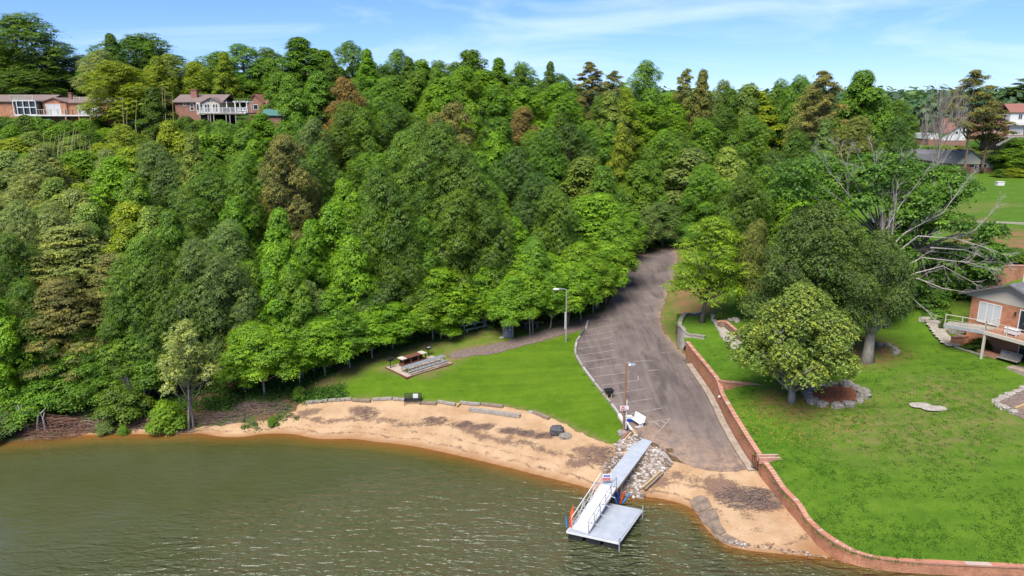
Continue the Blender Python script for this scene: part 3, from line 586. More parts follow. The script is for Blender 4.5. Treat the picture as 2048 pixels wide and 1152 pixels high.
# ------------------------------------------------------------------ tree placing
TREES = []          # (root, kind, colour words, px, py)
def plant(kind, xyz, ht, rad, col, rot=None, name=None, words=None, r=random.Random(5), **info):
    vs, H0, R0 = KINDS[kind]; me, tm = r.choice(vs); nm = name or {'pine': 'pine_tree', 'roundpine': 'pine_tree', 'shrub': 'shrub', 'magnolia': 'magnolia_tree', 'cedar': 'evergreen_tree', 'cedarhi': 'evergreen_tree', 'hemlock': 'hemlock_tree', 'tulip': 'tall_tree', 'oak': 'broadleaf_tree', 'maple': 'broadleaf_tree', 'layered': 'young_tree', 'locust': 'young_tree', 'silver': 'young_tree'}[kind]
    root = empty(nm, xyz, r.uniform(0, 6.28) if rot is None else rot)
    if kind not in ('magnolia', 'cedarhi', 'silver', 'shrub'): root.rotation_euler = (R(r.uniform(-5, 5)), R(r.uniform(-5, 5)), root.rotation_euler[2])
    s = (rad/R0, rad/R0, ht/H0)
    cr_ = bpy.data.objects.new('foliage' if kind == 'shrub' else 'crown', me); tk = bpy.data.objects.new('stem' if kind == 'shrub' else 'trunk', tm)
    for o in (cr_, tk): C.objects.link(o); o.parent = root; o.scale = s
    j = r.uniform(.88, 1.12); cr_.color = (col[0]*j*r.uniform(.92, 1.08), col[1]*j, col[2]*j, 1)
    TREES.append(dict(root=root, kind=kind, words=words, x=xyz[0], y=xyz[1], ht=ht, rad=rad, **info)); return root
COL = {   # albedo and the words for it; on the farthest trees grey-green paints in haze
 'b': ((0.168, 0.324, 0.015), 'bright green'), 'g': ((0.134, 0.260, 0.020), 'mid green'), 'd': ((0.106, 0.198, 0.019), 'dark green'), 'k': ((0.084, 0.161, 0.027), 'deep bluish green'),
 'y': ((0.262, 0.337, 0.019), 'yellow-green'), 'l': ((0.218, 0.312, 0.051), 'pale green'), 'o': ((0.196, 0.218, 0.047), 'olive'), 'p': ((0.246, 0.312, 0.085), 'greyish pale green'),
 'n': ((0.207, 0.151, 0.043), 'rusty brown'), 'h': ((0.157, 0.161, 0.043), 'brownish olive'), 'r': ((0.246, 0.099, 0.038), 'red-brown'), 'm': ((0.146, 0.225, 0.055), 'grey-green'), 's': ((0.437, 0.374, 0.111), 'silvery yellow')}
PROT = [(-10, 185, 200, 240, 147), (350, 175, 562, 234, 146), (1835, 208, 2060, 350, 170), (1800, 355, 2060, 560, 105), (1300, 500, 1352, 700, 118), (1940, 540, 2060, 740, 60)]
def valid(x, y, rad):
    return not (inlawn(x, y) or inroad(x, y) or inbeach(x, y) or (y < 92 and in_yard(x, y)) or bil(ZB, x, y) < (1.7 if x < -15 else .9) or dist_pl(x, y, NL) < min(1.2, rad*.3) or inbank(x, y))
def dist_pl(x, y, pl): return float(segdist(np.array([x]), np.array([y]), pl)[0])
inlawn, inroad, inbeach, inbank = FastPoly(lawnp), FastPoly(road), FastPoly(beach), FastPoly(px2([(150, 800), (200, 835), (150, 900), (640, 900), (640, 800), (560, 790), (450, 800), (300, 805)], lambda a, b: P(a, b, 1.2))); NL = lawnp[23:]+[lawnp[0]]
def canopy(px, top, wpx, kind, col, ht=None, d=None, base=None):
    """px, top: where the crown's top shows; either a forest height, a distance, or the row of the base"""
    H0 = KINDS[kind][1]
    if base is not None:
        g = G(px, base); x, y, z = g; h_ = z_at(x, y, top)-z
    elif d is not None:
        p = PD(px, top, d); x, y = p[0], p[1]; z = H(x, y); h_ = p[2]-z
        if h_ < 1.2: h_ = 2
    else:
        h_ = ht or H0*.85
        for _ in range(16):
            g = march(px, top, lambda a, b: H(a, b)+h_); x, y, z = g[0], g[1], g[2]-h_
            if valid(x, y, wpx*.03) or h_ < 3.6: break
            h_ *= .92
    dep = proj((x, y, z+h_*.6))[2]; rad = max(wpx*.5*dep/FPX*1.22, .24*h_ if kind not in ('pine', 'silver', 'tulip') else .17*h_ if kind == 'tulip' else 0)
    return plant(kind, (x, y, z-.1), h_, rad, COL[col][0], words=COL[col][1], px=px, top=top, wpx=wpx)
TL = '''
28 25 190 oak d d172|95 95 90 oak d d180|150 108 80 oak k d182|270 66 175 oak d d186|205 130 80 oak d d176|240 121 130 oak y d146|150 205 80 maple b d158|310 172 90 maple o d152|345 150 70 oak g d175
383 122 74 oak g d185|425 100 80 oak g d190|452 150 90 oak d d170|400 185 70 maple g d160|490 88 105 oak g d176|535 95 80 oak d d180|500 170 80 maple g d168|600 76 120 tulip g d160|655 100 80 tulip g d166|702 82 80 oak g d172|745 120 70 maple g d170
800 98 64 oak g d180|850 118 70 maple b d172|885 120 70 oak g d176|942 98 100 maple g d172|995 116 60 tulip b d170|1038 124 75 oak g d170|1097 124 36 tulip d d168|1125 170 95 maple b d158|1183 121 66 pine h d180|1228 138 54 pine h d184|1285 121 84 oak g d180|1255 175 60 tulip y d160
1362 134 50 pine o d182|1392 140 44 tulip o d178|1440 160 56 oak m d180|1470 175 60 maple d d172|1505 166 80 maple l d170|1560 158 60 oak g d175|1608 150 60 oak g d170|1652 138 90 pine h d150|1625 165 80 roundpine o d156|1755 138 108 maple g d160|1725 160 70 oak g d166|1800 200 70 oak d d190|1690 175 66 maple g d162
1850 205 90 oak m d300|1905 203 90 oak m d310|1800 212 80 oak m d280|2030 172 70 pine m d240|2060 150 80 pine m d235|1990 200 80 oak m d290|2100 160 120 oak m d250|-40 60 150 oak d d175|60 130 120 oak d d166|1960 136 84 pine h d168|1985 200 80 pine h d171|560 150 80 maple g d164
640 145 90 tulip g|595 150 80 tulip g|690 153 90 roundpine n 17|662 200 70 roundpine n 14|620 150 70 maple b|760 155 85 oak g|800 150 90 maple g|870 168 90 maple b|830 140 70 maple g|960 140 110 maple b|920 132 90 oak b|1000 172 90 maple g|940 205 70 maple b|985 232 90 maple g|890 202 104 roundpine h 16|1045 212 80 roundpine n 14|1000 262 80 maple b
1042 172 80 maple b|1120 166 110 oak b|1090 252 80 oak d|1140 246 90 oak k|1165 192 70 roundpine h|1205 190 60 oak d|1232 182 70 tulip l|1247 246 56 tulip y|1300 202 130 oak b|1335 186 110 oak b|1375 195 90 maple b|1335 262 90 oak g|1382 296 118 maple p|1462 292 92 maple l|1440 215 80 oak d|1400 235 80 oak g|1525 182 110 tulip y|1500 230 80 oak g
1170 312 120 maple l|1100 286 80 maple g|1045 292 96 oak k|1065 345 120 oak k|1120 372 100 oak d|1215 330 90 maple g|1270 320 80 maple g|1190 384 130 layered b 11|1115 442 120 layered b 10|1230 432 90 layered b 10|1330 402 84 oak m 12|1160 482 90 layered b 9
1590 165 60 oak d|1570 200 90 oak d|1700 192 60 maple g|1770 206 74 hemlock d 16|1703 232 96 oak o|1640 240 66 tulip m|1600 262 80 oak d|1570 300 90 oak k|1800 232 60 oak k|1480 340 90 oak d|1540 330 90 oak g|1655 300 90 maple b|1590 352 90 maple b|1510 385 90 maple g
690 204 112 oak d|790 204 90 oak d|740 215 70 oak g|830 240 90 oak d|868 246 150 oak d 22|800 262 110 oak g 20|930 290 110 oak d 20|960 345 110 oak d 18|780 330 100 oak d 20|742 304 66 maple b|700 356 80 maple b|640 290 90 oak d|590 232 80 maple g|622 235 60 oak m|985 400 90 oak d|900 380 120 oak d 18|840 430 90 oak g 15
575 266 128 roundpine h 19|500 255 90 maple g|520 225 70 maple b 9|450 262 100 maple g|400 262 90 maple b|430 305 100 oak g|475 340 90 oak g|365 268 60 tulip l|320 282 116 oak m 15|345 318 100 oak k 13|400 342 130 oak d 15|460 392 84 maple b|500 300 80 oak g|260 292 100 maple y 12|210 312 126 maple b 14|260 345 100 maple g
70 290 100 maple p 12|20 300 110 maple p 12|55 345 110 oak p 12|120 330 80 shrub y 6|150 300 80 shrub b 5|100 400 100 oak p 12|150 378 120 maple p 13|185 402 90 maple l|25 402 90 oak p|52 440 84 maple r 11|110 424 110 maple p|20 470 90 oak d|235 402 110 maple y|285 412 90 maple l|335 415 90 maple g|260 470 100 oak g
140 440 210 hemlock o 15|60 500 170 hemlock o 13|210 500 150 hemlock h 13|125 545 150 hemlock h 12|300 478 110 oak d|340 500 100 oak d|430 440 96 oak m|385 482 90 oak m|440 500 90 oak m|470 455 80 maple g|300 540 110 oak d|370 545 100 oak d 13|230 560 100 oak d|40 560 90 oak d
545 419 96 tulip b 17|665 402 114 maple b 15|610 440 70 maple b|700 470 90 maple b|745 405 110 oak g|800 402 90 oak g|830 370 80 oak d|765 432 90 maple g|720 522 96 maple b 12|560 480 90 maple b 14|590 540 90 maple g 13|625 556 50 roundpine m 10|540 560 90 maple b 12|745 550 80 oak m 11|870 530 130 layered b 11|800 480 90 oak d 14|840 500 80 oak d|500 520 90 maple g
985 525 120 layered b 11|1035 500 110 layered b 11|1095 500 100 layered b 11|900 560 110 layered b 11|820 592 110 layered b 11|730 600 130 layered b 11|650 585 110 maple g 11|685 640 110 layered b 10|620 640 90 maple b 10|560 600 120 maple b 12|480 590 110 oak d 12|1060 470 80 layered g 11|950 560 90 layered g 11|1130 520 90 layered b 10|1200 500 80 layered b 10|770 640 80 layered g 9|880 620 80 layered b 9
100 610 90 oak d 12|95 690 110 maple g 10|170 650 120 maple g 11|250 600 120 maple g 11|300 640 100 maple g 10|345 570 100 oak d 12|340 650 80 maple g 9|445 592 100 maple p 12|240 700 100 maple g 9|180 730 100 shrub g 6|120 750 110 shrub g 6|60 770 100 shrub g 6|290 730 80 layered g 8|30 720 110 maple b 9|240 770 90 shrub d 5|300 700 80 oak d 9
'''
for ln in TL.strip().split('\n'):
    for t in ln.split('|'):
        q = t.split(); k = dict()
        if len(q) > 5: k = {'d': float(q[5][1:])} if q[5][0] == 'd' else {'ht': float(q[5])}
        canopy(float(q[0]), float(q[1]), float(q[2]), q[3], q[4], **k)
for i_, (px, tp, w_, cl, dd) in enumerate([(95, 239, 36, 'g', 147), (130, 240, 40, 'd', 147), (165, 237, 44, 'b', 147), (195, 236, 40, 'g', 147), (70, 241, 36, 'd', 147), (370, 232, 40, 'd', 146), (400, 238, 44, 'g', 146), (440, 240, 44, 'b', 146), (490, 241, 44, 'g', 146), (20, 252, 40, 'b', 141), (60, 262, 50, 'l', 138), (112, 250, 46, 'b', 142), (128, 248, 40, 'g', 143), (180, 262, 60, 'd', 140), (215, 255, 50, 'b', 142), (90, 285, 60, 'l', 134), (20, 275, 60, 'y', 134), (150, 270, 50, 'l', 138), (205, 285, 60, 'y', 134), (60, 305, 60, 'b', 130), (110, 315, 60, 'l', 128), (165, 305, 60, 'b', 130), (190, 246, 34, 'd', 144), (355, 240, 40, 'g', 144), (385, 246, 44, 'd', 143), (420, 250, 40, 'b', 143), (530, 246, 50, 'g', 142), (480, 252, 46, 'b', 142)]): canopy(px, tp, w_, 'shrub', cl, d=dd)
# front-row trees whose trunks and feet show
FR = [(785, 700, 600, 96, 'layered', 'b'), (866, 681, 560, 90, 'layered', 'b'), (901, 674, 575, 84, 'layered', 'b'), (968, 655, 540, 80, 'layered', 'b'), (1012, 676, 560, 70, 'layered', 'b'), (1026, 676, 545, 80, 'layered', 'b'), (1060, 670, 540, 76, 'layered', 'b'), (1066, 668, 530, 76, 'layered', 'b'),
      (1100, 660, 540, 70, 'layered', 'b'), (1136, 650, 520, 80, 'layered', 'b'), (1162, 642, 520, 74, 'layered', 'b'), (1186, 628, 510, 74, 'layered', 'b'), (1192, 622, 500, 60, 'layered', 'b'), (1212, 606, 480, 70, 'layered', 'b'), (1232, 580, 470, 66, 'layered', 'b'),
      (530, 792, 640, 120, 'layered', 'b'), (490, 782, 650, 90, 'maple', 'b'), (600, 772, 655, 90, 'layered', 'b'), (650, 752, 630, 100, 'layered', 'b'), (700, 735, 620, 90, 'layered', 'g'), (745, 718, 625, 90, 'layered', 'b'), (1290, 505, 410, 60, 'oak', 'm'), (1255, 520, 420, 60, 'layered', 'b'),
      (260, 800, 690, 90, 'layered', 'g'), (210, 815, 700, 90, 'maple', 'g'), (320, 792, 680, 90, 'layered', 'g')]
for (px, b_, tp, w_, kd, cl) in FR: canopy(px, tp, w_, kd, cl, base=b_)
fl_ = canopy(12, 596, 110, 'maple', 'y', base=832)
for c_ in fl_.children:
    if c_.name.startswith('crown'): c_.color = (.19, .36, .02, 1)
silver = canopy(385, 636, 104, 'silver', 's', base=861)
for c_ in silver.children:
    if c_.name.startswith('crown'): c_.color = (.33, .40, .11, 1)
mag_t = canopy(1583, 566, 208, 'magnolia', 'y', base=804); mag_t.children[0].color = (.105, .135, .016, 1) if 'crown' in mag_t.children[0].name else mag_t.children[0].color
for c_ in mag_t.children:
    if c_.name.startswith('crown'): c_.color = (.155, .225, .034, 1)
loc_t = canopy(1404, 424, 146, 'locust', 'y', base=645)
for c_ in loc_t.children:
    if c_.name.startswith('crown'): c_.color = (.21, .34, .016, 1)
ced1 = canopy(1590, 402, 190, 'cedar', 'd', base=690); ced2 = canopy(1734, 465, 130, 'cedarhi', 'd', base=722)
for t_ in (ced1, ced2):
    for c_ in t_.children:
        if c_.name.startswith('crown'): c_.color = (.105, .170, .035, 1)
canopy(1510, 440, 60, 'cedar', 'o', base=640)
# trees hiding the houses' feet and lining the right slope
for t in [(1960, 470, 60, 'shrub', 'g', 520), (2030, 495, 60, 'shrub', 'd', 520), (2030, 275, 90, 'maple', 'g', 345), (2060, 290, 90, 'oak', 'g', 350), (2003, 337, 36, 'shrub', 'd', 354), (2030, 336, 50, 'shrub', 'y', 354), (1975, 300, 60, 'shrub', 'o', 330), (1900, 300, 60, 'shrub', 'o', 320), (1850, 303, 50, 'shrub', 'o', 318), (1830, 290, 44, 'shrub', 'g', 316), (1868, 292, 44, 'shrub', 'm', 316), (1890, 290, 50, 'shrub', 'y', 316), (1925, 292, 50, 'shrub', 'o', 318)]:
    canopy(t[0], t[1], t[2], t[3], t[4], base=t[5])
# the rest of the wood: trees seen in the gaps between those above
rf = random.Random(77); placed = [(t['x'], t['y'], t['rad']) for t in TREES]
roadpoly = road
def ok_spot(x, y):
    p = proj((x, y, H(x, y))); 
    if inpoly(x, y, roadpoly) or inpoly(x, y, yard) or inpoly(x, y, lawnp) or bil(ZB, x, y) < 1.5: return False
    if dist_pl(x, y, road[-14:]) < 3.2 or dist_pl(x, y, NL) < 2.5 or inbank(x, y) or inroad(x, y) or inlawn(x, y): return False
    if y < 80 and x > -5: return False
    if 138 < y < 158 and (x < -83 or -72 < x < -47): return False
    if y > 106 and x < -64 and y < 141: return False
    return True
cnt = 0
for gy in np.arange(64, 180, 8.0):
    for gx in np.arange(-118, 74, 8.0):
        x, y = gx+rf.uniform(-2.4, 2.4), gy+rf.uniform(-2.4, 2.4)
        if not ok_spot(x, y) or abs(x) > y*.78: continue
        if any(math.hypot(x-a, y-b) < 3.4+r_*.35 for a, b, r_ in placed): continue
        z = H(x, y); kd = rf.choice(['oak', 'maple', 'oak', 'maple', 'tulip', 'layered'] if y < 110 else ['oak', 'maple', 'oak', 'tulip', 'maple'])
        if y < 84 and x > -36: kd = 'layered'
        ht = {'layered': 9, 'tulip': 15, 'oak': 12.5, 'maple': 12}[kd]*rf.uniform(.85, 1.12); pt = proj((x, y, z+ht))
        if y < 90: ht *= .8
        skip = False
        for (a, b, c, d, Yp) in PROT:
            if a-25 < pt[0] < c+25 and y < Yp:
                yb = proj((x, y, z))[1]
                if yb < b: continue
                zt = z_at(x, y, d+6)-z if pt[1] < d else ht
                if zt < 3: skip = True
                ht = min(ht, zt)
        if skip: continue
        pt = proj((x, y, z+ht))
        plant(kd, (x, y, z-.1), ht, KINDS[kd][2]*ht/KINDS[kd][1]*1.05, *[COL[rf.choice('ggdbbg' if x > -45 else 'glbpgdy')][0]], words='mid green', px=pt[0], top=pt[1], wpx=60); placed.append((x, y, 4)); cnt += 1
print('trees', len(TREES), 'filler', cnt)
# ------------------------------------------------------------------ building materials
def brick_mat(name, c1, c2, mortar, sc=1.0, stain=.35):
    m, nt, b = material(name, .9, .2); v = N(nt, 'ShaderNodeTexCoord').outputs['Object']
    s = N(nt, 'ShaderNodeSeparateXYZ'); L(nt, v, s.inputs[0]); cb = N(nt, 'ShaderNodeCombineXYZ'); L(nt, math_(nt, 'ADD', s.outputs[0], s.outputs[1]), cb.inputs[0]); L(nt, s.outputs[2], cb.inputs[1])
    br = N(nt, 'ShaderNodeTexBrick'); L(nt, cb.outputs[0], br.inputs['Vector']); br.inputs['Scale'].default_value = sc
    for k_, val in (('Color1', c1), ('Color2', c2), ('Mortar', mortar)): br.inputs[k_].default_value = (*val, 1)
    br.inputs['Brick Width'].default_value = .22; br.inputs['Row Height'].default_value = .075; br.inputs['Mortar Size'].default_value = .008
    n = noise(nt, v, .9, 6, .7); c = mixc(nt, math_(nt, 'MULTIPLY', ramp(nt, n, [(.45, (0, 0, 0)), (.7, (1, 1, 1))]), stain), br.outputs[0], tuple(x*.35 for x in c1))
    c = mixc(nt, .45, c, ramp(nt, noise(nt, v, 5, 5, .75), [(.3, (.7, .7, .7)), (.65, (1.25, 1.2, 1.15))]), 'MULTIPLY'); L(nt, c, b.inputs['Base Color']); bump(nt, b, br.outputs[1], .4, -.01); return m
M['brick'] = brick_mat('orange_brick', (.47, .19, .09), (.37, .13, .06), (.44, .32, .23), stain=.6)
M['capbrick'] = brick_mat('cap_brick', (.46, .20, .125), (.38, .15, .09), (.42, .33, .27), stain=.3)
M['redbrick'] = brick_mat('red_brick', (.31, .125, .08), (.23, .09, .06), (.34, .25, .2))
M['shingle'] = simple('roof_shingle', (.27, .20, .175), (.17, .125, .11), 3, .95, .1, .3)
M['redshingle'] = simple('red_roof_shingle', (.34, .16, .12), (.22, .10, .08), 3, .95, .1, .3)
M['greyshingle'] = simple('grey_roof_shingle', (.19, .185, .195), (.11, .108, .115), 3, .95, .1, .3)
M['white'] = simple('white_paint', (.78, .77, .74), (.64, .62, .58), 2, .6, .3)
M['oldwhite'] = simple('flaking_white_paint', (.50, .47, .43), (.30, .27, .23), 5, .9, .1)
M['cream'] = simple('cream_siding', (.62, .55, .44), (.48, .42, .34), 2, .8, .2, scale=(.3, .3, 6))
M['glass'] = simple('window_glass', (.035, .045, .055), (.02, .025, .03), 2, .08, .6)
M['curtain'] = simple('pale_curtain', (.62, .63, .60), (.45, .46, .44), 3, .8, .2, scale=(8, 8, .4))
M['dark'] = simple('dark_shade_paint', (.03, .028, .026), (.015, .014, .013), 2, .95, .05)
M['blackmetal'] = simple('black_metal', (.03, .03, .032), (.02, .02, .02), 3, .5, .4)
M['alu'] = simple('aluminium', (.62, .64, .66), (.50, .52, .54), 4, .38, .5, metal=.55)
M['galv'] = simple('galvanised_steel', (.46, .47, .47), (.36, .37, .37), 4, .5, .5, metal=.3)
M['deck'] = simple('grey_decking', (.47, .50, .53), (.36, .39, .42), 1.2, .7, .3, .2, scale=(1, 1, 1))
M['wdeck'] = simple('wood_deck', (.42, .22, .13), (.30, .15, .09), 2, .85, .2)
M['wood'] = simple('weathered_wood', (.33, .26, .19), (.18, .14, .10), 4, .95, .1, .4, scale=(1, 1, 1))
M['greywood'] = simple('grey_wood', (.42, .38, .32), (.22, .19, .16), 4, .95, .1, .5)
M['pinewood'] = simple('new_pine_board', (.52, .37, .19), (.38, .26, .13), 3, .85, .2)
M['brownwood'] = simple('brown_stained_wood', (.20, .085, .05), (.12, .05, .03), 4, .85, .2)
M['polewood'] = simple('pole_wood', (.34, .20, .12), (.20, .11, .07), 3, .95, .1, .3, scale=(1, 1, .2))
M['stone'] = simple('grey_stone', (.36, .32, .26), (.17, .15, .12), 2.2, .95, .15, .6)
M['palestone'] = simple('pale_block_stone', (.46, .41, .34), (.28, .25, .20), 3, .95, .15, .6)
M['darkstone'] = simple('dark_stone', (.12, .115, .115), (.065, .062, .062), 3, .9, .2, .4)
M['green'] = simple('green_metal_roof', (.09, .21, .17), (.07, .165, .135), 1, .5, .4)
M['tealplastic'] = simple('teal_plastic', (.03, .16, .14), (.02, .12, .10), 1, .5, .4)
M['orange'] = simple('orange_foam', (.85, .12, .03), (.7, .08, .02), 2, .6, .3)
M['blue'] = simple('blue_plastic', (.02, .06, .45), (.015, .05, .38), 2, .5, .4)
M['skyblue'] = simple('light_blue_foam', (.05, .30, .62), (.04, .22, .5), 2, .6, .3)
M['red'] = simple('red_paint', (.55, .05, .05), (.45, .04, .04), 2, .6, .3)
M['yellow'] = simple('yellow_plastic', (.55, .38, .06), (.42, .28, .04), 2, .6, .3)
M['greyplastic'] = simple('grey_blue_plastic', (.13, .15, .19), (.10, .12, .15), 1, .6, .3)
M['signwhite'] = simple('sign_white', (.75, .72, .70), (.68, .62, .60), 5, .6, .3)
M['linepaint'] = simple('faded_line_paint', (.47, .41, .36), (.17, .14, .12), 2.6, .9, .2)
M['twig'] = simple('dry_twigs', (.30, .215, .17), (.13, .09, .07), 5, .95, .1)
M['redtwig'] = simple('red_dry_twigs', (.30, .17, .125), (.16, .085, .06), 5, .95, .1)
M['slab'] = simple('old_concrete_slab', (.30, .22, .155), (.12, .09, .07), 1.4, .95, .15, .5)
M['picnicslab'] = simple('picnic_concrete', (.52, .42, .33), (.40, .31, .24), .9, .95, .15, .2)
M['brownstone'] = simple('brown_block_stone', (.34, .22, .15), (.24, .15, .10), 3, .95, .15, .5)
M['mulch'] = simple('leaf_mulch', (.33, .125, .06), (.13, .05, .03), 6, .95, .1, .8)
V3 = lambda p: Vector((float(p[0]), float(p[1]), float(p[2])))
ORD = ['first', 'second', 'third', 'fourth', 'fifth', 'sixth', 'seventh', 'eighth', 'ninth', 'tenth', 'eleventh', 'twelfth', 'thirteenth', 'fourteenth']
# ------------------------------------------------------------------ brick walls
def catmull(pts, step=.5):
    o = []; n = len(pts)
    for i in range(n-1):
        p0, p1, p2, p3 = [np.array(pts[min(max(k, 0), n-1)]) for k in (i-1, i, i+1, i+2)]; k = max(2, int(np.linalg.norm(p2[:2]-p1[:2])/step))
        for j in range(k):
            t = j/k; o.append(.5*((2*p1)+(-p0+p2)*t+(2*p0-5*p1+4*p2-p3)*t*t+(-p0+3*p1-3*p2+p3)*t**3))
    o.append(np.array(pts[-1])); return o
def wall_strip(name, pts, th, matb, matc, capw=.1, caph=.12, side=1, **k):
    """pts (x, y, zbase, ztop) along the exposed face; the wall stands to one side of them"""
    P_ = catmull(pts); body = MB(); cap = MB(); root = empty(name, (P_[0][0], P_[0][1], P_[0][2]), **k); o = np.array([P_[0][0], P_[0][1], P_[0][2]])
    nr = []
    for i in range(len(P_)):
        d = P_[min(i+1, len(P_)-1)][:2]-P_[max(i-1, 0)][:2]; d = d/(np.hypot(*d)+1e-9); nr.append(np.array([-d[1], d[0]])*side)
    def ext(m, a0, a1, zf0, zf1):
        vs = []
        for i, p in enumerate(P_):
            for a, zf in ((a0, zf0), (a1, zf0), (a1, zf1), (a0, zf1)):
                q = p[:2]+nr[i]*a; vs.append((q[0]-o[0], q[1]-o[1], zf(p)-o[2]))
        fs = []
        for i in range(len(P_)-1):
            for k_ in range(4): a, b = i*4+k_, i*4+(k_+1) % 4; fs.append((a, b, b+4, a+4))
        fs += [(3, 2, 1, 0), tuple(len(vs)-4+q for q in range(4))]; m.add(vs, fs)
    ext(body, 0, th, lambda p: p[2]-.4, lambda p: p[3]-caph); ext(cap, -capw*.5, th+capw*.5, lambda p: p[3]-caph, lambda p: p[3])
    body.build('wall_face', matb, root); cap.build('coping', matc, root); return root
M['brick']; wall_strip('brick_wall', [(a, b, zb, zc) for a, b, zb, zc in WALL], .3, M['brick'], M['capbrick'], side=1, label='long curving orange brick retaining wall with coping, from car park to lake', cat='wall')
def facepts(lst):      # (px, pybase, zbase, pytop)
    o = []
    for px, pb, zb, pt in lst:
        p = P(px, pb, zb); o.append((p[0], p[1], zb, z_at(p[0], p[1], pt)))
    return o
br0 = WALL[4]
bp = [(br0[0]+.1, br0[1]+.1, 3.6, br0[3]), ] + facepts([(1450, 783, 3.85, 763), (1485, 778, 4.1, 766), (1515, 776, 4.3, 769), (1546, 776, 4.55, 773)])
wall_strip('brick_wall', bp, .28, M['brick'], M['capbrick'], side=1, label='short brick branch wall running towards the magnolia tree', cat='wall')
# stone block wall
sw = []
for px, pb, zb, pt in [(1401, 626, 5.9, 622), (1385, 632, 5.6, 627), (1370, 642, 5.2, 634), (1360, 660, 4.6, 642), (1354, 684, 3.98, 648), (1361, 685, 4.6, 655), (1369, 684, 4.85, 664), (1378, 684, 4.92, 670), (1391, 685, 4.98, 677), (1408, 687, 5.05, 684)]:
    p = P(px, pb, zb); hy_ = H(p[0], p[1]); sw.append((p[0], p[1], min(zb-.1, hy_-.2), max(zb+.12, z_at(p[0], p[1], pt), hy_+.38)))
wall_strip('stone_wall', sw, .38, M['palestone'], M['stone'], side=1, label='pale curved block wall holding the grass terrace of the lime green tree', cat='wall')
# rubble rows and stones on the yard
def rock_row(name, pts, r_, label, mat=M['stone'], cat='stone edging', step=.42, z0=0, g=G, seed=1):
    rr = random.Random(seed); pw = [g(*q) for q in pts]; root = empty(name, pw[0], label=label, cat=cat); o = pw[0]
    for a, b in zip(pw[:-1], pw[1:]):
        l = float(np.hypot(*(b-a)[:2])); k = max(1, int(l/(step*r_/.25)))
        for j in range(k):
            q = a+(b-a)*(j+rr.uniform(-.2, .2))/k; z = H(q[0], q[1]); s = r_*rr.uniform(.75, 1.3)
            MB().rock((0, 0, 0), s*1.25, s, s*.75, rr.randint(0, 999)).build('stone', mat, root, loc=(q[0]-o[0], q[1]-o[1], z-o[2]+s*.2+z0))
    return root
circ = [(1670+56*math.cos(a), 791+22*math.sin(a)) for a in np.linspace(.2, 6.0, 14)]
rock_row('fire_ring', circ+[circ[0]], .42, 'ring of grey stones round a bed of red-brown leaf mulch', cat='stone ring')
mb = MB(); c0 = G(1668, 791); q_ = [G(1668+50*math.cos(a), 791+18*math.sin(a)) for a in np.linspace(0, 6.28, 19)[:-1]]
mb.add([tuple(c0-c0+np.array([0, 0, .2]))]+[tuple(q-c0+np.array([0, 0, .10])) for q in q_], [(0, i+1, (i+1) % 18+1) for i in range(18)]); tag(mb.build('leaf_bed', M['mulch'], loc=tuple(c0)), 'red-brown leaf bed inside the stone ring', 'leaf bed')
rock_row('stone_edging', [(1760, 690), (1775, 690), (1795, 703), (1785, 712)], .3, 'low broken stone edging right of the big evergreen trunk', seed=3)
rock_row('stone_edging', [(1425, 632), (1432, 640), (1447, 642), (1470, 640), (1480, 648)], .3, 'rubble stones above the pale concrete driveway wall', M['palestone'], seed=4)
rock_row('stone_edging', [(1428, 640), (1436, 655), (1448, 676), (1460, 690), (1470, 700)], .24, 'pale stones down the edge of the concrete driveway', M['palestone'], seed=5)
rock_row('stone_edging', [(2048, 777), (2025, 788), (1992, 803), (1996, 812), (2010, 818), (2040, 832)], .26, 'pale stones edging the path corner at the right edge', M['palestone'], seed=6)
for i, (x, y, w_, lb) in enumerate([(1841, 812, 1.2, 'left one of two flat stone slabs set in the yard grass'), (1869, 818, 1.35, 'right one of two flat stone slabs set in the yard grass')]):
    g = G(x, y); m = MB().rock((0, 0, 0), w_*.85, .5, .12, i+5, (9, 4)); tag(m.build('stepping_stone', M['palestone'], loc=(g[0], g[1], g[2]+.06)), lb, 'stone slab', 'flat slabs in the grass')
# concrete driveway cut with brick-topped wall beside the magnolia
dw = [G(*q) for q in [(1436, 656), (1448, 655), (1463, 667), (1482, 684)]]
wall_strip('driveway_wall', [(p[0], p[1], p[2]-.3, p[2]+.75) for p in dw], .25, M['brownstone'], M['capbrick'], side=1, label='low brown stone wall above the pale concrete slab beside the magnolia', cat='wall')
q = [G(*t) for t in [(1433, 658), (1448, 657), (1463, 669), (1484, 688), (1476, 699), (1458, 684), (1443, 668)]]; c0 = sum(q)/len(q); m = MB(); m.add([(0, 0, .16)]+[tuple(p-c0+[0, 0, .14]) for p in q], [(0, (i+1) % 7+1, i+1) for i in range(7)]); tag(m.build('driveway', M['palestone'], loc=tuple(c0)), kind='structure')
# small brick box with a concrete lid against the wall
g = G(1548, 917); root = empty('brick_box', g, R(2), label='low brick box with a concrete slab joined to the lawn side of the wall', cat='brick box')
MB().box(-1.3, .4, -.3, -.15, -.3, .22).box(-1.3, .4, .2, .35, -.3, .22).build('wall_face', M['capbrick'], root); MB().box(-1.2, .42, -.14, .19, -.2, .05).build('floor', M['brick'], root); MB().box(.43, 1.3, -.42, .42, -.2, .14).build('slab', M['palestone'], root)
g = WALL[9]; root = empty('metal_grille', (g[0]-.12, g[1]-.1, g[2]+.25), R(-60), label='small dark barred grille on the wall face by the brick box', cat='grille')
m = MB()
for k in range(6): m.bar((-.45+k*.18, 0, 0), (-.45+k*.18, 0, 1.0), .03)
m.build('bars', M['blackmetal'], root); MB().bar((-.5, 0, 1.0), (.5, 0, 1.0), .05).bar((-.5, 0, 0), (.5, 0, 0), .05).build('frame', M['blackmetal'], root)
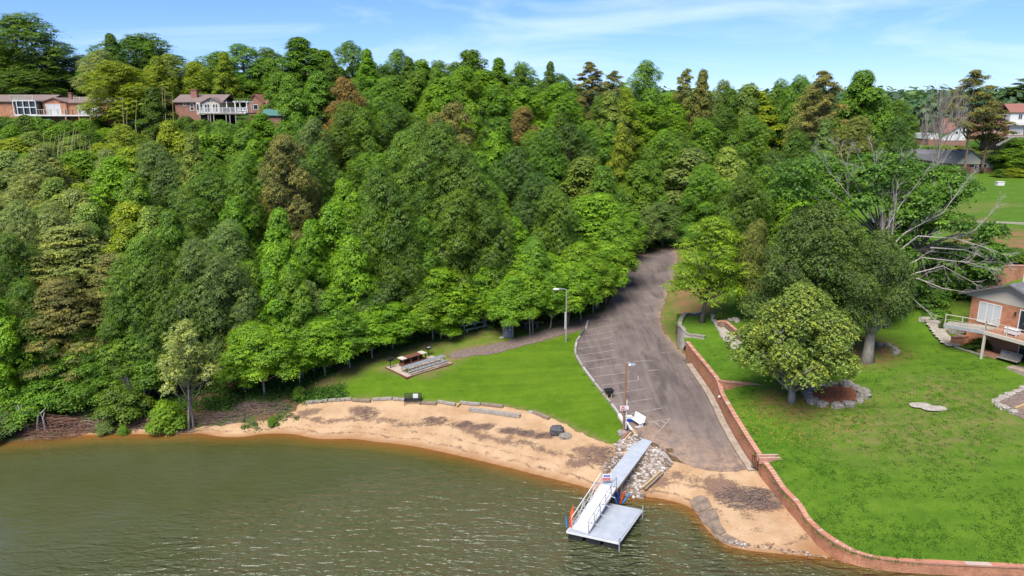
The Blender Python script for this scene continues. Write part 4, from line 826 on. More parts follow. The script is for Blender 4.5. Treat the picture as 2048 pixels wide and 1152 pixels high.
# white fixture on the wall at the branch
g = WALL[5]; tag(MB().rock((0, 0, 0), .12, .1, .11, 4).build('wall_spout', M['white'], loc=(g[0]-.12, g[1], g[3]-.35)), 'small white fixture on the brick wall below its branch', 'fixture')
# ------------------------------------------------------------------ kerb timbers, markings
def timber(name, a, b, s, mat, label, cat, group=None, z=.0, h=None, g=GB):
    p, q = g(*a), g(*b); c = (p+q)/2; m = MB().bar(p-c, q-c, s, h or s); o = m.build(name, mat, loc=(c[0], c[1], c[2]+(h or s)/2+z+.03)); return tag(o, label, cat, group)
K = [((1176, 643), (1172, 659), 'white'), ((1167, 663), (1160, 674), 'dark'), ((1160, 675), (1153, 685), 'greywood'), ((1153, 687), (1151, 697), 'white'), ((1150, 699), (1151, 710), 'greywood'), ((1152, 713), (1164, 734), 'greywood'), ((1166, 737), (1188, 766), 'white'), ((1190, 769), (1204, 787), 'greywood'), ((1206, 790), (1220, 807), 'greywood'), ((1223, 811), (1237, 830), 'white')]
for i, (a, b, m_) in enumerate(K):
    timber('kerb_timber', a, b, .22, M[{'dark': 'darkstone', 'white': 'oldwhite'}.get(m_, m_)], f'{ORD[i]} kerb timber from the top of the car park edge, '+{'white': 'flaking white', 'dark': 'dark', 'greywood': 'weathered grey'}[m_], 'kerb timber', 'timbers edging the car park', h=.2)
zl = lambda x, y: (1080+x/3.3875, 560+y/3.3875)
ml = MB()
def stripe(a, b, w_=.085, g=GB):
    p, q = g(*a), g(*b); d = (q-p)[:2]; l = np.hypot(*d); nr = np.array([-d[1], d[0]])/l*w_/2; k = max(2, int(l/.3)); vs = []
    for j in range(k+1):
        c = p[:2]+d*j/k
        for s_ in (-1, 1): e = c+nr*s_; vs.append((e[0], e[1], bil(ZB, e[0], e[1])+.067))
    ml.add(vs, [(2*j, 2*j+1, 2*j+3, 2*j+2) for j in range(k)])
for a, b in [((320, 342), (495, 307)), ((300, 383), (495, 348)), ((275, 425), (490, 390)), ((258, 468), (495, 434)), ((262, 514), (505, 479)), ((285, 560), (530, 525)), ((325, 608), (562, 573)), ((362, 660), (610, 626)), ((415, 718), (665, 683)), ((490, 778), (712, 740)), ((500, 850), (765, 805)),
             ((610, 912), (828, 870)), ((690, 976), (880, 944)), ((880, 944), (805, 1032)), ((780, 970), (815, 1000)), ((820, 955), (850, 975)), ((820, 495), (925, 489)), ((390, 275), (505, 268)), ((665, 683), (665, 655)), ((640, 555), (760, 548)), ((730, 618), (800, 612))]: stripe(zl(*a), zl(*b))
tag(ml.build('parking_lines', M['linepaint']), kind='structure')
# ------------------------------------------------------------------ beach timbers
LG = [((612, 808), (655, 804)), ((657, 804), (703, 801)), ((705, 803), (741, 805)), ((745, 802), (784, 800)), ((786, 801), (824, 803)), ((836, 808), (873, 810)), ((876, 806), (911, 812)), ((921, 808), (960, 812)), ((963, 811), (1006, 816))]
for i, (a, b) in enumerate(LG): timber('beach_timber', a, b, .26, M['greywood' if i % 3 != 2 else 'wood'], f'{ORD[i]} grey landscape timber from the left along the top of the beach', 'timber', 'timbers between lawn and beach', h=.24, z=.04)
timber('beach_timber', (938, 822), (1040, 835), .42, M['greywood'], 'long thick grey timber lying out on the sand', 'timber', h=.32)
timber('beach_timber', (1068, 827), (1098, 840), .26, M['wood'], 'short dark timber lying at the grass edge above the boulder', 'timber')
timber('beach_timber', (914, 816), (922, 808), .12, M['pinewood'], 'short pinkish stake leaning across the beach timbers', 'timber', z=.1)
rock_row('kerb_stones', [(1062, 826), (1068, 828)], .2, 'small pale stones at the end of the short dark timber', M['palestone'], g=GB)
g = GB(1117, 868); tag(MB().rock((0, 0, 0), .72, .55, .48, 3, (8, 5)).build('boulder', M['darkstone'], loc=(g[0]-.1, g[1], g[2]+.35)), 'dark squared boulder on the sand below the lawn', 'boulder')
g = GB(1131, 875); tag(MB().rock((0, 0, 0), .6, .5, .28, 8, (8, 5)).build('boulder', M['stone'], loc=(g[0], g[1], g[2]+.12)), 'paler flat boulder half buried beside the dark one', 'boulder')
# mesh bench
g = GB(826, 808); root = empty('park_bench', g, R(2), label='black wire mesh park bench with a white sheet at the top of the beach', cat='bench')
def mesh_panel(m, x0, x1, f, n=14, t=.045):
    for k in range(n+1): x = x0+(x1-x0)*k/n; m.bar(f(x, 0), f(x, 1), t)
    for k in range(4): m.bar(f(x0, k/3), f(x1, k/3), t)
m = MB(); mesh_panel(m, -.85, .85, lambda x, t: (x, .28+.12*t, .5+.5*t)); m.build('backrest', M['blackmetal'], root)
m = MB(); mesh_panel(m, -.85, .85, lambda x, t: (x, -.25+.5*t, .46)); m.build('seat', M['blackmetal'], root)
for x in (-.8, .8): MB().tube([(x, -.3, 0), (x, -.27, .45), (x, .27, .45), (x, .3, 0)], .03, 5).build('leg', M['blackmetal'], root); MB().bar((x, -.25, .62), (x, .3, .66), .05).build('armrest', M['blackmetal'], root)
MB().box(.0, .5, .2, .215, .55, 1.02).build('notice', M['white'], root)
# ------------------------------------------------------------------ picnic area
cz = bil(ZB, *P(838, 732, 2.5)[:2])+.14
sc_ = [P(*q, cz) for q in [(772, 734), (814, 754), (905, 726), (864, 711)]]; c0 = sum(sc_)/4
m = MB(); lo = [(p[0]-c0[0], p[1]-c0[1], -1.0) for p in sc_]; hi = [(p[0]-c0[0], p[1]-c0[1], 0) for p in sc_]; m.add(lo+hi, [(0, 1, 2, 3)[::-1], (4, 5, 6, 7), (0, 1, 5, 4), (1, 2, 6, 5), (2, 3, 7, 6), (3, 0, 4, 7)]); slabo = m.build('picnic_slab', M['picnicslab'], loc=(c0[0], c0[1], cz)); tag(slabo, kind='structure')
for i, (a, b) in enumerate([(0, 1), (1, 2)]):
    p, q = sc_[a], sc_[b]; c = (p+q)/2; tag(MB().bar((p-c)*[1, 1, 0]+[0, -.1, 0], (q-c)*[1, 1, 0]+[0, -.1, 0], .15, .2).build('slab_edging', M['brownwood'], loc=(c[0], c[1]-.05, cz-.08)), ['dark timber edging on the left front side of the picnic slab', 'dark timber edging on the right front side of the picnic slab'][i], 'timber')
dirv = (sc_[2]-sc_[1])[:2]; ang = math.atan2(dirv[1], dirv[0])
def picnic_table():
    root = empty('picnic_table', (0, 0, 0)); m = MB()
    for k in range(4): m.box(-1.0, 1.0, -.37+k*.19, -.37+k*.19+.17, .74, .78)
    m.build('table_top', M['alu'], root)
    for s in (-1, 1): MB().box(-1.0, 1.0, s*.72-.13, s*.72+.13, .43, .47).build('bench', M['alu'], root)
    for x in (-.7, .7):
        mm = MB().tube([(x, -.3, .72), (x, -.25, .1), (x, -.8, .02), (x, -.86, .2), (x, -.72, .43)], .03, 6).tube([(x, .3, .72), (x, .25, .1), (x, .8, .02), (x, .86, .2), (x, .72, .43)], .03, 6).tube([(x, -.3, .6), (x, .3, .6)], .025, 6); mm.build('frame', M['galv'], root)
    return root
def copy_tree(o, parent=None):
    c = o.copy(); C.objects.link(c); c.parent = parent
    for ch in list(o.children): copy_tree(ch, c)
    return c
pt = picnic_table()
for i, (x, y) in enumerate([(823, 744), (849, 736), (876, 728)]):
    o = pt if i == 0 else copy_tree(pt); g = P(x, y, cz); o.location = tuple(float(v) for v in g); o.rotation_euler = (0, 0, ang+.02*i); o.scale = (.86, 1, 1)
    tag(o, ['left one of three silver picnic tables on the slab', 'middle one of three silver picnic tables on the slab', 'right one of three silver picnic tables on the slab'][i], 'picnic table', 'picnic tables in a row on the slab')
g = P(826, 726, cz); root = empty('serving_counter', g, ang, label='long brown wooden serving counter with cream ends behind the picnic tables', cat='counter')
MB().box(-1.6, 1.6, -.38, .38, 0, .25).build('base', M['brownwood'], root); MB().box(-1.3, .95, -.45, .45, .86, .92).build('counter_top', M['brownwood'], root)
for x in (-1.75, .97): MB().box(x, x+.65, -.47, .47, .87, .95).build('end_top', M['cream'], root)
m = MB(); [m.box(x-.05, x+.05, y-.05, y+.05, .25, .86) for x in (-1.5, -.5, .5, 1.5) for y in (-.33, .33)]; m.box(-1.5, 1.5, .28, .31, .25, .86); m.build('frame', M['brownwood'], root)
for i, (x, y) in enumerate([(781, 736), (857, 712)]):
    g = P(x, y, cz) if i == 0 else GB(x, y); root = empty('charcoal_grill', g, ang, label=['black pedestal charcoal grill at the left corner of the picnic slab', 'pedestal grill with pale grate behind the picnic slab'][i], cat='grill', group='grills by the picnic slab')
    MB().tube([(0, 0, 0), (0, 0, .85)], .05, 8).build('post', M['blackmetal'], root); MB().box(-.28, .28, -.22, .22, .85, .9).box(-.3, -.26, -.22, .22, .9, 1.12).box(.26, .3, -.22, .22, .9, 1.12).box(-.26, .26, .2, .23, .9, 1.25).build('firebox', M['blackmetal'], root)
    MB().box(-.25, .25, -.2, .19, 1.02, 1.04).build('grate', M['galv' if i else 'blackmetal'], root)
# bleacher bench under the trees
p, q = GB(930, 668), GB(980, 653); c = (p+q)/2; L_ = float(np.hypot(*(q-p)[:2])); root = empty('bleacher', c, math.atan2(q[1]-p[1], q[0]-p[0]), label='low white bleacher with three plank rows under the trees', cat='bleacher')
for k in range(3): MB().box(-L_/2, L_/2, k*.6-.15, k*.6+.15, .35+k*.38, .40+k*.38).build('seat', M['white'], root)
for x in (-L_/2+.3, 0, L_/2-.3): MB().bar((x, -.2, 0), (x, 1.6, 1.2), .06).bar((x, 1.3, 0), (x, 1.3, 1.9), .08).bar((x, 0, 0), (x, 0, .35), .08).bar((x, .6, 0), (x, .6, .7), .08).build('frame', M['white'], root)
MB().box(-L_/2, L_/2, 1.28, 1.32, 1.75, 1.9).build('back_rail', M['white'], root)
# portable toilet
g = GB(1016, 673); root = empty('portable_toilet', g, R(-8), label='grey portable toilet with pale roof behind thin trunks', cat='toilet')
MB().box(-.56, .56, -.56, .56, .08, 2.05).build('cabin', M['greyplastic'], root); d = MB().box(-.42, .42, -.6, -.565, .15, 1.95).build('door', M['greyplastic'], root); MB().box(.28, .36, -.64, -.605, .95, 1.15).build('handle', M['signwhite'], d)
MB().add([(-.62, -.62, 2.05), (.62, -.62, 2.05), (.62, .62, 2.05), (-.62, .62, 2.05), (-.3, -.3, 2.35), (.3, -.3, 2.35), (.3, .3, 2.35), (-.3, .3, 2.35)], [(3, 2, 1, 0), (4, 5, 6, 7), (0, 1, 5, 4), (1, 2, 6, 5), (2, 3, 7, 6), (3, 0, 4, 7)]).build('roof', M['signwhite'], root)
MB().box(-.62, .62, -.62, .62, -.2, .08).build('skid', M['darkstone'], root); MB().tube([(.45, .45, 2.1), (.45, .45, 2.6)], .05, 8).build('vent_pipe', M['signwhite'], root)
g = GB(1004, 676); tag(MB().rock((0, 0, 0), .35, .28, .12, 2).build('step_stone', M['palestone'], loc=tuple(g+[0, 0, .05])), 'flat pale stone at the foot of the portable toilet', 'stone')
g = GB(1062, 656); root = empty('stone_table', g, R(10), label='grey flat-topped stone table half hidden behind two thin trunks', cat='table')
MB().rock((0, 0, .75), 1.35, .6, .09, 4, (10, 4)).build('table_top', M['stone'], root); [MB().box(x-.15, x+.15, -.3, .3, -.2, .7).build('leg', M['darkstone'], root) for x in (-.7, .7)]
# ------------------------------------------------------------------ lamp posts
g = GB(1132, 684); root = empty('street_lamp', g, label='pale metal street lamp at the corner of lawn and car park', cat='street lamp'); hh = z_at(g[0], g[1], 580)-g[2]
MB().tube([(0, 0, 0), (-.02, 0, hh*.5), (-.04, 0, hh)], [.11, .09, .07], 10).build('pole', M['greywood'], root); MB().tube([(-.04, 0, hh), (-.3, 0, hh+.12), (-1.0, -.1, hh+.14)], .05, 8).build('arm', M['galv'], root)
MB().rock((-1.25, -.1, hh+.13), .4, .16, .1, 1, (8, 4)).build('lamp_head', M['signwhite'], root); MB().box(-.2, -.12, -.1, .1, 1.6, 3.6).build('conduit', M['signwhite'], root)
g = GB(1247, 864); root = empty('street_lamp', g, label='brown wooden lamp post with small signs at the foot of the car park', cat='street lamp'); hh = z_at(g[0], g[1], 726)-g[2]
MB().tube([(0, 0, -.2), (0, 0, hh*.5), (0, 0, hh)], [.13, .11, .09], 10).build('pole', M['polewood'], root); MB().tube([(0, 0, hh-.1), (.15, -.1, hh+.08), (.35, -.15, hh+.02)], .04, 8).build('arm', M['galv'], root)
MB().rock((.5, -.2, hh-.08), .34, .17, .11, 1, (8, 4)).build('lamp_head', M['alu'], root); MB().tube([(.2, 0, .3), (.2, 0, hh*.47)], .05, 6).build('conduit', M['white'], root)
s_ = MB().box(-.42, .12, -.19, -.165, 2.15, 2.62).build('sign', M['signwhite'], root); MB().box(-.36, .06, -.2, -.192, 2.2, 2.28).box(-.36, .06, -.2, -.192, 2.34, 2.38).box(-.30, -.02, -.2, -.192, 2.44, 2.56).build('lettering', M['red'], s_)
s_ = MB().box(.14, .36, -.19, -.165, 2.25, 2.6).build('sign', M['signwhite'], root)
g = GB(1244, 869); tag(MB().tube([(0, 0, 0), (0, 0, .3)], .42, 14).tube([(0, 0, .3), (0, 0, .32)], .12, 8).build('cable_spool', M['greywood'], loc=tuple(g)), 'round grey wooden spool at the foot of the wooden lamp post', 'spool')
g = GB(1217, 797); root = empty('waste_cart', g, R(15), label='black tub cart with a yellow stand by the car park kerb', cat='cart')
MB().add([(-.28, -.25, .55), (.28, -.25, .55), (.28, .25, .55), (-.28, .25, .55), (-.42, -.38, .95), (.42, -.38, .95), (.42, .38, .95), (-.42, .38, .95)], [(3, 2, 1, 0), (0, 1, 5, 4), (1, 2, 6, 5), (2, 3, 7, 6), (3, 0, 4, 7)]).build('tub', M['blackmetal'], root)
MB().bar((-.25, -.2, .55), (-.15, -.3, 0), .06).bar((.25, -.2, .55), (.15, -.3, 0), .06).bar((0, .2, .55), (0, .3, .1), .06).build('stand', M['yellow'], root); MB().tube([(-.06, .3, .15), (.06, .3, .15)], .15, 12).build('wheel', M['blackmetal'], root)
g = GB(1257, 843); root = empty('cool_box', g, R(8), label='blue cool box with white lid beside the wooden lamp post', cat='cool box')
MB().box(-.3, .3, -.22, .22, 0, .36).build('body', M['blue'], root); MB().box(-.32, .32, -.24, .24, .36, .55).build('lid', M['white'], root)
g = GB(1273, 849); root = empty('plastic_bench', g, R(-62), label='white plastic bench with tilted back on the asphalt', cat='bench')
MB().box(-.75, .75, -.25, .25, .38, .43).build('seat', M['white'], root); MB().add([(-.75, .27, .4), (.75, .27, .4), (.75, .42, .95), (-.75, .42, .95), (-.75, .31, .4), (.75, .31, .4), (.75, .46, .95), (-.75, .46, .95)], [(0, 1, 2, 3), (7, 6, 5, 4), (0, 4, 5, 1), (1, 5, 6, 2), (2, 6, 7, 3), (3, 7, 4, 0)]).build('backrest', M['white'], root)
for x in (-.65, .65): MB().box(x-.04, x+.04, -.22, .22, 0, .38).build('leg', M['white'], root)
timber('loose_board', (1271, 856), (1280, 855), .15, M['white'], 'short white board lying on the asphalt below the white bench', 'board', h=.05, z=.03)
timber('pipe', (1238, 833), (1248, 850), .28, M['white'], 'white pipe lying along the lawn corner behind the lamp post', 'pipe')
timber('pipe', (1253, 848), (1263, 864), .22, M['white'], 'white pipe pointing down towards the walkway in front of the lamp post', 'pipe')
timber('loose_board', (1236, 836), (1248, 852), .1, M['pinewood'], 'thin yellow pole along the lawn corner', 'board')
timber('loose_board', (1254, 855), (1270, 877), .16, M['darkstone'], 'black plank pointing at the walkway', 'board', z=.02)
timber('loose_board', (1263, 862), (1270, 872), .35, M['pinewood'], 'short broad yellow board beside the black plank', 'board', h=.15)
timber('loose_board', (1243, 884), (1258, 868), .2, M['redshingle'], 'reddish board on the stones below the spool', 'board', z=.1)
timber('loose_board', (1249, 884), (1262, 870), .16, M['pinewood'], 'tan board beside the reddish one on the stones', 'board', z=.1)
timber('loose_board', (1285, 981), (1322, 948), .16, M['pinewood'], 'upper tan plank lying on the rubble under the walkway', 'board', z=.14)
timber('loose_board', (1290, 984), (1326, 951), .14, M['wood'], 'lower brown plank lying on the rubble under the walkway', 'board', z=.12)
timber('driftwood_log', (1325, 907), (1344, 931), .22, M['greywood'], 'grey log right of the rubble pile', 'log')
timber('driftwood_log', (1322, 912), (1341, 936), .16, M['wood'], 'thin brown log left of the grey one by the rubble pile', 'log')
# rubble
def rubble(name, region, n, seed, label, size=(.05, .13)):
    rr = random.Random(seed); m = MB(); xs = [p[0] for p in region]; ys = [p[1] for p in region]; c = 0
    while c < n:
        x, y = rr.uniform(min(xs), max(xs)), rr.uniform(min(ys), max(ys))
        if not inpoly(x, y, region): continue
        g = GB(x, y); s = rr.uniform(*size)*(1 if rr.random() < .85 else 1.5); m.rock((g[0], g[1], g[2]+s*.35+rr.random()*.12), s*1.2, s, s*.7, rr.randint(0, 9999), (5, 3)); c += 1
    mt = M['rubble']; o = m.build(name, mt); return tag(o, label, 'stones', kind='stuff')
def rubble_mat():
    m, nt, b = material('rubble_stone', .9, .2); g = N(nt, 'ShaderNodeNewGeometry'); c = ramp(nt, g.outputs['Random Per Island'], [(0, (.12, .08, .06)), (.4, (.25, .19, .14)), (.75, (.36, .31, .26)), (1, (.52, .49, .45))]); L(nt, c, b.inputs['Base Color']); return m
M['rubble'] = rubble_mat()
rubble('riprap', [(1228, 893), (1252, 872), (1275, 872), (1282, 880), (1262, 900), (1236, 905)], 520, 1, 'pale rubble stones between the lawn corner and the walkway')
rubble('riprap', [(1250, 950), (1290, 900), (1320, 898), (1332, 915), (1335, 940), (1310, 960), (1275, 985), (1255, 975)], 2200, 2, 'bank of pale rubble stones under and right of the walkway')
rubble('riprap', [(1232, 975), (1260, 985), (1290, 992), (1285, 1000), (1240, 992)], 90, 3, 'stones at the water line below the walkway', (.06, .16))
rubble('riprap', [(1205, 935), (1222, 915), (1240, 905), (1248, 915), (1222, 940), (1208, 955)], 120, 4, 'scattered stones left of the walkway')
rubble('riprap', [(1430, 1078), (1480, 1096), (1600, 1112), (1655, 1117), (1640, 1108), (1560, 1098), (1470, 1085)], 70, 5, 'small pale stones washed up along the water below the ramp', (.03, .09))
# old concrete slabs at the foot of the boat ramp
def slab(pts, th, label, seed=0):
    p = [GB(*q) for q in pts]; c = sum(p)/len(p); n = len(p); m = MB(); rr = random.Random(seed)
    hi = [(q[0]-c[0], q[1]-c[1], q[2]-c[2]+.1+rr.uniform(-.02, .02)) for q in p]; lo = [(a*1.03, b*1.03, z-th) for a, b, z in hi]
    m.add([(0, 0, .12)]+hi+lo, [(0, i+1, (i+1) % n+1) for i in range(n)]+[(i+1, n+i+1, n+(i+1) % n+1, (i+1) % n+1) for i in range(n)]); return tag(m.build('concrete_slab', M['slab'], loc=tuple(c)), label, 'concrete slab', 'broken slabs at the water edge')
slab([(1380, 1004), (1388, 997), (1402, 992), (1416, 998), (1424, 1014), (1410, 1022), (1396, 1027), (1384, 1018)], .5, 'dark broken slab at the left tip of the boat ramp', 1)
slab([(1394, 1031), (1410, 1024), (1426, 1017), (1436, 1030), (1440, 1048), (1452, 1066), (1440, 1072), (1420, 1058), (1404, 1046)], .45, 'brown broken slab just right of the darkest one on the shore', 2)
slab([(1421, 1062), (1440, 1074), (1455, 1070), (1478, 1084), (1500, 1090), (1492, 1096), (1466, 1092), (1440, 1084)], .4, 'narrow slab edge running along the water below the ramp', 3)
# ------------------------------------------------------------------ dry branches
def brush(name, px, py, rx, ry, h, n, mat, label, cat='brush pile', seed=0, ln=(.6, 1.8), rad=.02, g=GB):
    rr = random.Random(seed); c = g(px, py); m = MB()
    for k in range(n):
        a = rr.uniform(0, 6.28); q = rr.random()**.6; x, y = math.cos(a)*rx*q, math.sin(a)*ry*q; z = H(c[0]+x, c[1]+y)-c[2]+h*(1-q)*rr.random()+.04; l = rr.uniform(*ln); b = rr.uniform(-.9, .9)+(0 if rr.random() < .7 else 1.2); t = rr.uniform(-.25, .3)
        d = Vector((math.cos(b), math.sin(b)*.7, t))*l/2; p0, p1 = Vector((x, y, z))-d, Vector((x, y, z))+d; mid = (p0+p1)/2+Vector((rr.uniform(-1, 1), rr.uniform(-1, 1), rr.uniform(-.3, 1)))*l*.08
        r_ = rad*rr.uniform(.5, 1.5)*(3 if rr.random() < .04 else 1); m.tube([p0, mid, p1], [r_, r_*.9, r_*.5], 3, False)
    return tag(m.build(name, mat, loc=tuple(c)), label, cat)
brush('brush_pile', 105, 858, 3.6, 1.6, 1.5, 620, M['redtwig'], 'large red-brown pile of dead twigs on the far left bank', seed=1)
brush('brush_pile', 215, 850, 4.5, 1.1, .5, 260, M['twig'], 'low tangle of grey driftwood on the bank right of the red twig pile', seed=2)
brush('brush_pile', 445, 838, 3.0, .9, .5, 190, M['twig'], 'driftwood branches right of the silvery tree foot', seed=3)
brush('brush_pile', 345, 862, 2.4, .6, .4, 110, M['wood'], 'dark driftwood sticks at the foot of the silvery tree', seed=4)
brush('brush_pile', 520, 815, 3.2, 1.3, .3, 260, M['twig'], 'thin dead branches on the sandy bank left of the lawn', seed=5)
brush('brush_pile', 1500, 998, 2.6, 1.5, .35, 750, M['twig'], 'heap of brown twigs on the sand against the brick wall', seed=6, ln=(.3, 1.2), rad=.013)
brush('brush_pile', 1210, 912, 1.6, 1.4, .2, 260, M['twig'], 'mat of twigs on the sand left of the walkway', seed=7, ln=(.15, .6), rad=.012)
for i, (x, y, a, b) in enumerate([(868, 842, 1.3, .8), (925, 850, 1.0, .7), (965, 855, 1.1, .65), (1020, 863, .9, .5), (1052, 867, .9, .5), (730, 826, 1.5, 1.2), (1085, 872, 1.3, .5)]):
    brush('twig_heap', x, y, a, b, .14, 150, M['twig'], f'small flat heap of brown twigs on the sand, {ORD[[1, 2, 3, 4, 5, 0, 6][i]]} from the left', 'twig heap', 20+i, (.12, .5), .011)
mt = MB(); mt2 = MB(); g = GB(70, 868)
for seed, (x, l, ax) in enumerate([(50, 3, .5), (58, 3.4, -.3), (75, 3.0, .8), (92, 2.6, .2)]):
    a = GB(x, 862)-g; mt.tube([a+[0, 0, .1], a+[ax*.6, -.3, l*.55], a+[ax*1.6, -.2, l*.8]], [.10, .07, .03], 6).tube([a+[ax*.6, -.3, l*.55], a+[ax*-.4, -.5, l*.9]], [.05, .02], 5)
tag(mt.build('driftwood_roots', M['deadwood'], loc=tuple(g)), 'bleached forked roots standing out of the left brush pile', 'driftwood')
# ------------------------------------------------------------------ walkway, gangway and floating dock
def frame_from(p, q):      # local frame: origin p, x towards q
    d = (q-p)[:2]; return math.atan2(d[1], d[0])
ZW = 1.62
a0, a1 = P(1280, 875.5, ZW), P(1304, 878.5, ZW); b0, b1 = P(1205, 969, ZW), P(1232, 976, ZW)
far_c, near_c = (a0+a1)/2, (b0+b1)/2; yaw = frame_from(near_c, far_c); Lw = float(np.hypot(*(far_c-near_c)[:2])); Wd = 1.35
root = empty('walkway', near_c*[1, 1, 0], yaw, label='long grey fixed walkway on wooden posts leading down to the gangway', cat='walkway')
m = MB(); n = int(Lw/.3)
for k in range(n): m.box(k*Lw/n, (k+1)*Lw/n-.006, -Wd/2, Wd/2, ZW-.04, ZW)
m.build('decking', M['deck'], root)
for s in (-1, 1): MB().box(0, Lw, s*(Wd/2-.06)-.03, s*(Wd/2-.06)+.03, ZW-.3, ZW-.045).build('joist', M['pinewood'], root)
for x in (1.4, 4.6, 8.0):
    if x < Lw-.6:
        for s in (-1, 1): MB().box(x-.06, x+.06, s*(Wd/2-.15)-.06, s*(Wd/2-.15)+.06, -.3, ZW-.31).build('post', M['pinewood'], root)
ZF = .70
g0, g1 = P(1148, 1060, ZF), P(1174, 1067, ZF); gc = (g0+g1)/2; gy = frame_from(gc, near_c); Lg = float(np.hypot(*(near_c-gc)[:2])); slope = math.atan2(ZW-.02-ZF, Lg)
root = empty('gangway', (gc[0], gc[1], ZF+.03), label='white aluminium gangway with truss handrails sloping down to the float', cat='gangway'); root.rotation_euler = (0, -slope, gy); Lg2 = math.hypot(Lg, ZW-ZF)-.05; gw = 1.2
MB().box(0, Lg2, -gw/2, gw/2, 0, .05).build('deck', M['white'], root)
nb_ = 5
for s in (-1, 1):
    m = MB(); y = s*(gw/2+.03); m.bar((0, y, .06), (Lg2, y, .06), .06, .1)
    for k in range(nb_+1): x = Lg2*k/nb_; m.bar((x, y, 0), (x, y, 1.05), .045)
    for k in range(nb_): m.bar((Lg2*k/nb_, y, .08 if k % 2 else 1.0), (Lg2*(k+1)/nb_, y, 1.0 if k % 2 else .08), .035)
    m.bar((0, y, 1.05), (Lg2, y, 1.05), .05); m.bar((0, y, .55), (Lg2, y, .55), .03); m.build('handrail', M['white'] if s > 0 else M['galv'], root)
    for k in range(1, nb_): MB().bar((Lg2*k/nb_, y, .05), (Lg2*k/nb_, y+s*.3, .0), .03).build('brace', M['white'], root)
F0, F1, F2 = P(1133, 1061, ZF), P(1238, 1084, ZF), P(1285, 1019, ZF); F3 = P(1183, 998, ZF)
fx = math.atan2((F1-F0)[1], (F1-F0)[0]); Wf = float(np.hypot(*(F1-F0)[:2])); Df = float(np.hypot(*(F2-F1)[:2])); u_ = np.array([math.cos(fx), math.sin(fx)]); v_ = np.array([-math.sin(fx), math.cos(fx)]); sh_ = float(((F2-F1)[:2]@u_)); Df = float(((F2-F1)[:2]@v_))
root = empty('floating_dock', F0*[1, 1, 0], fx, label='square grey floating dock with black floats and white edge', cat='dock')
def para(m, x0, x1, y0, y1, z0, z1):
    k = sh_/Df; vs = [(x+y*k, y, z) for z in (z0, z1) for x, y in ((x0, y0), (x1, y0), (x1, y1), (x0, y1))]; m.add(vs, [(0, 3, 2, 1), (4, 5, 6, 7), (0, 1, 5, 4), (1, 2, 6, 5), (2, 3, 7, 6), (3, 0, 4, 7)])
m = MB(); nn = 26
for k in range(nn): para(m, .03+(Wf-.06)*k/nn, .03+(Wf-.06)*(k+1)/nn-.012, .03, Df-.03, ZF-.04, ZF)
m.build('decking', M['deck'], root)
m = MB(); para(m, 0, Wf, -.03, .025, ZF-.2, ZF-.05); para(m, 0, Wf, Df-.025, Df+.03, ZF-.2, ZF-.05); para(m, -.03, .02, .03, Df-.03, ZF-.2, ZF-.05); para(m, Wf-.02, Wf+.03, .03, Df-.03, ZF-.2, ZF-.05); m.build('fascia', M['white'], root)
m = MB(); para(m, .06, Wf-.06, .06, Df-.06, ZF-.26, ZF-.05); m.build('underframe', M['blackmetal'], root)
for x in (.1, Wf/2-.5, Wf-1.15):
    for y in (.1, Df-1.1): m = MB(); para(m, x, x+1.05, y, y+1.0, -.25, ZF-.27); m.build('float', M['blackmetal'], root)
for x, y in ((Wf+.05, -.05), (Wf+.05, Df-.1)): MB().tube([(x+y*sh_/Df, y, -.4), (x+y*sh_/Df, y, ZF+.35)], .05, 8).build('mooring_pipe', M['galv'], root)
# things at the dock
def blade(loc, h, w_, mat, name, label, cat, tilt=(0, 0, 0)):
    m = MB().tube([(0, 0, 0), (0, 0, h*.25), (0, 0, h*.6), (0, 0, h)], [w_*.3, w_*.5, w_*.45, w_*.06], 8); o = m.build(name, mat, loc=tuple(float(v) for v in loc)); o.rotation_euler = tilt; return tag(o, label, cat)
p = P(1143, 1054, ZF); blade(p+[-.05, 0, 0], 1.75, .34, M['orange'], 'furled_float', 'upright orange furled float at the left edge of the dock', 'float', (0, R(4), 0)); blade(p+[-.32, .1, -.1], 1.0, .14, M['skyblue'], 'furled_float', 'light blue furled float behind the orange one', 'float', (0, R(-6), 0))
for i, (x, c_, t) in enumerate([(1231, 'skyblue', 20), (1235, 'blue', 8), (1239, 'orange', -12), (1243, 'skyblue', -28)]):
    p = P(x+2, 1006, .25); o = tag(MB().tube([(0, 0, 0), (.02, .1, .5), (0, .2, 1.1)], .07, 7).build('foam_noodle', M[c_], loc=tuple(p)), ['light blue foam noodle leaning leftmost behind the dock', 'dark blue foam noodle behind the dock', 'orange foam noodle among the blue ones behind the dock', 'light blue foam noodle leaning rightmost behind the dock'][i], 'foam noodle', 'foam noodles behind the dock'); o.rotation_euler = (R(20), R(-t), 0)
p = P(1213, 975, ZW-.3); root = empty('dock_sign', p, yaw-math.pi/2+.5, label='small white notice in blue and red letters at the head of the gangway', cat='sign')
MB().box(-.36, .36, 0, .03, .55, 1.15).build('board', M['signwhite'], root)
m = MB(); [m.box(-.24+k*.17, -.10+k*.17, -.012, -.002, .92, 1.06) for k in range(3)]; m.build('lettering', M['blue'], root)
m = MB(); [m.box(-.3+k*.12, -.21+k*.12, -.012, -.002, .64, .78) for k in range(5)]; m.box(-.33, .33, -.011, -.002, .80, .83).box(-.33, .33, -.011, -.002, .58, .61); m.build('lettering', M['red'], root)
MB().box(-.03, .03, .03, .06, .2, 1.0).build('post', M['galv'], root)
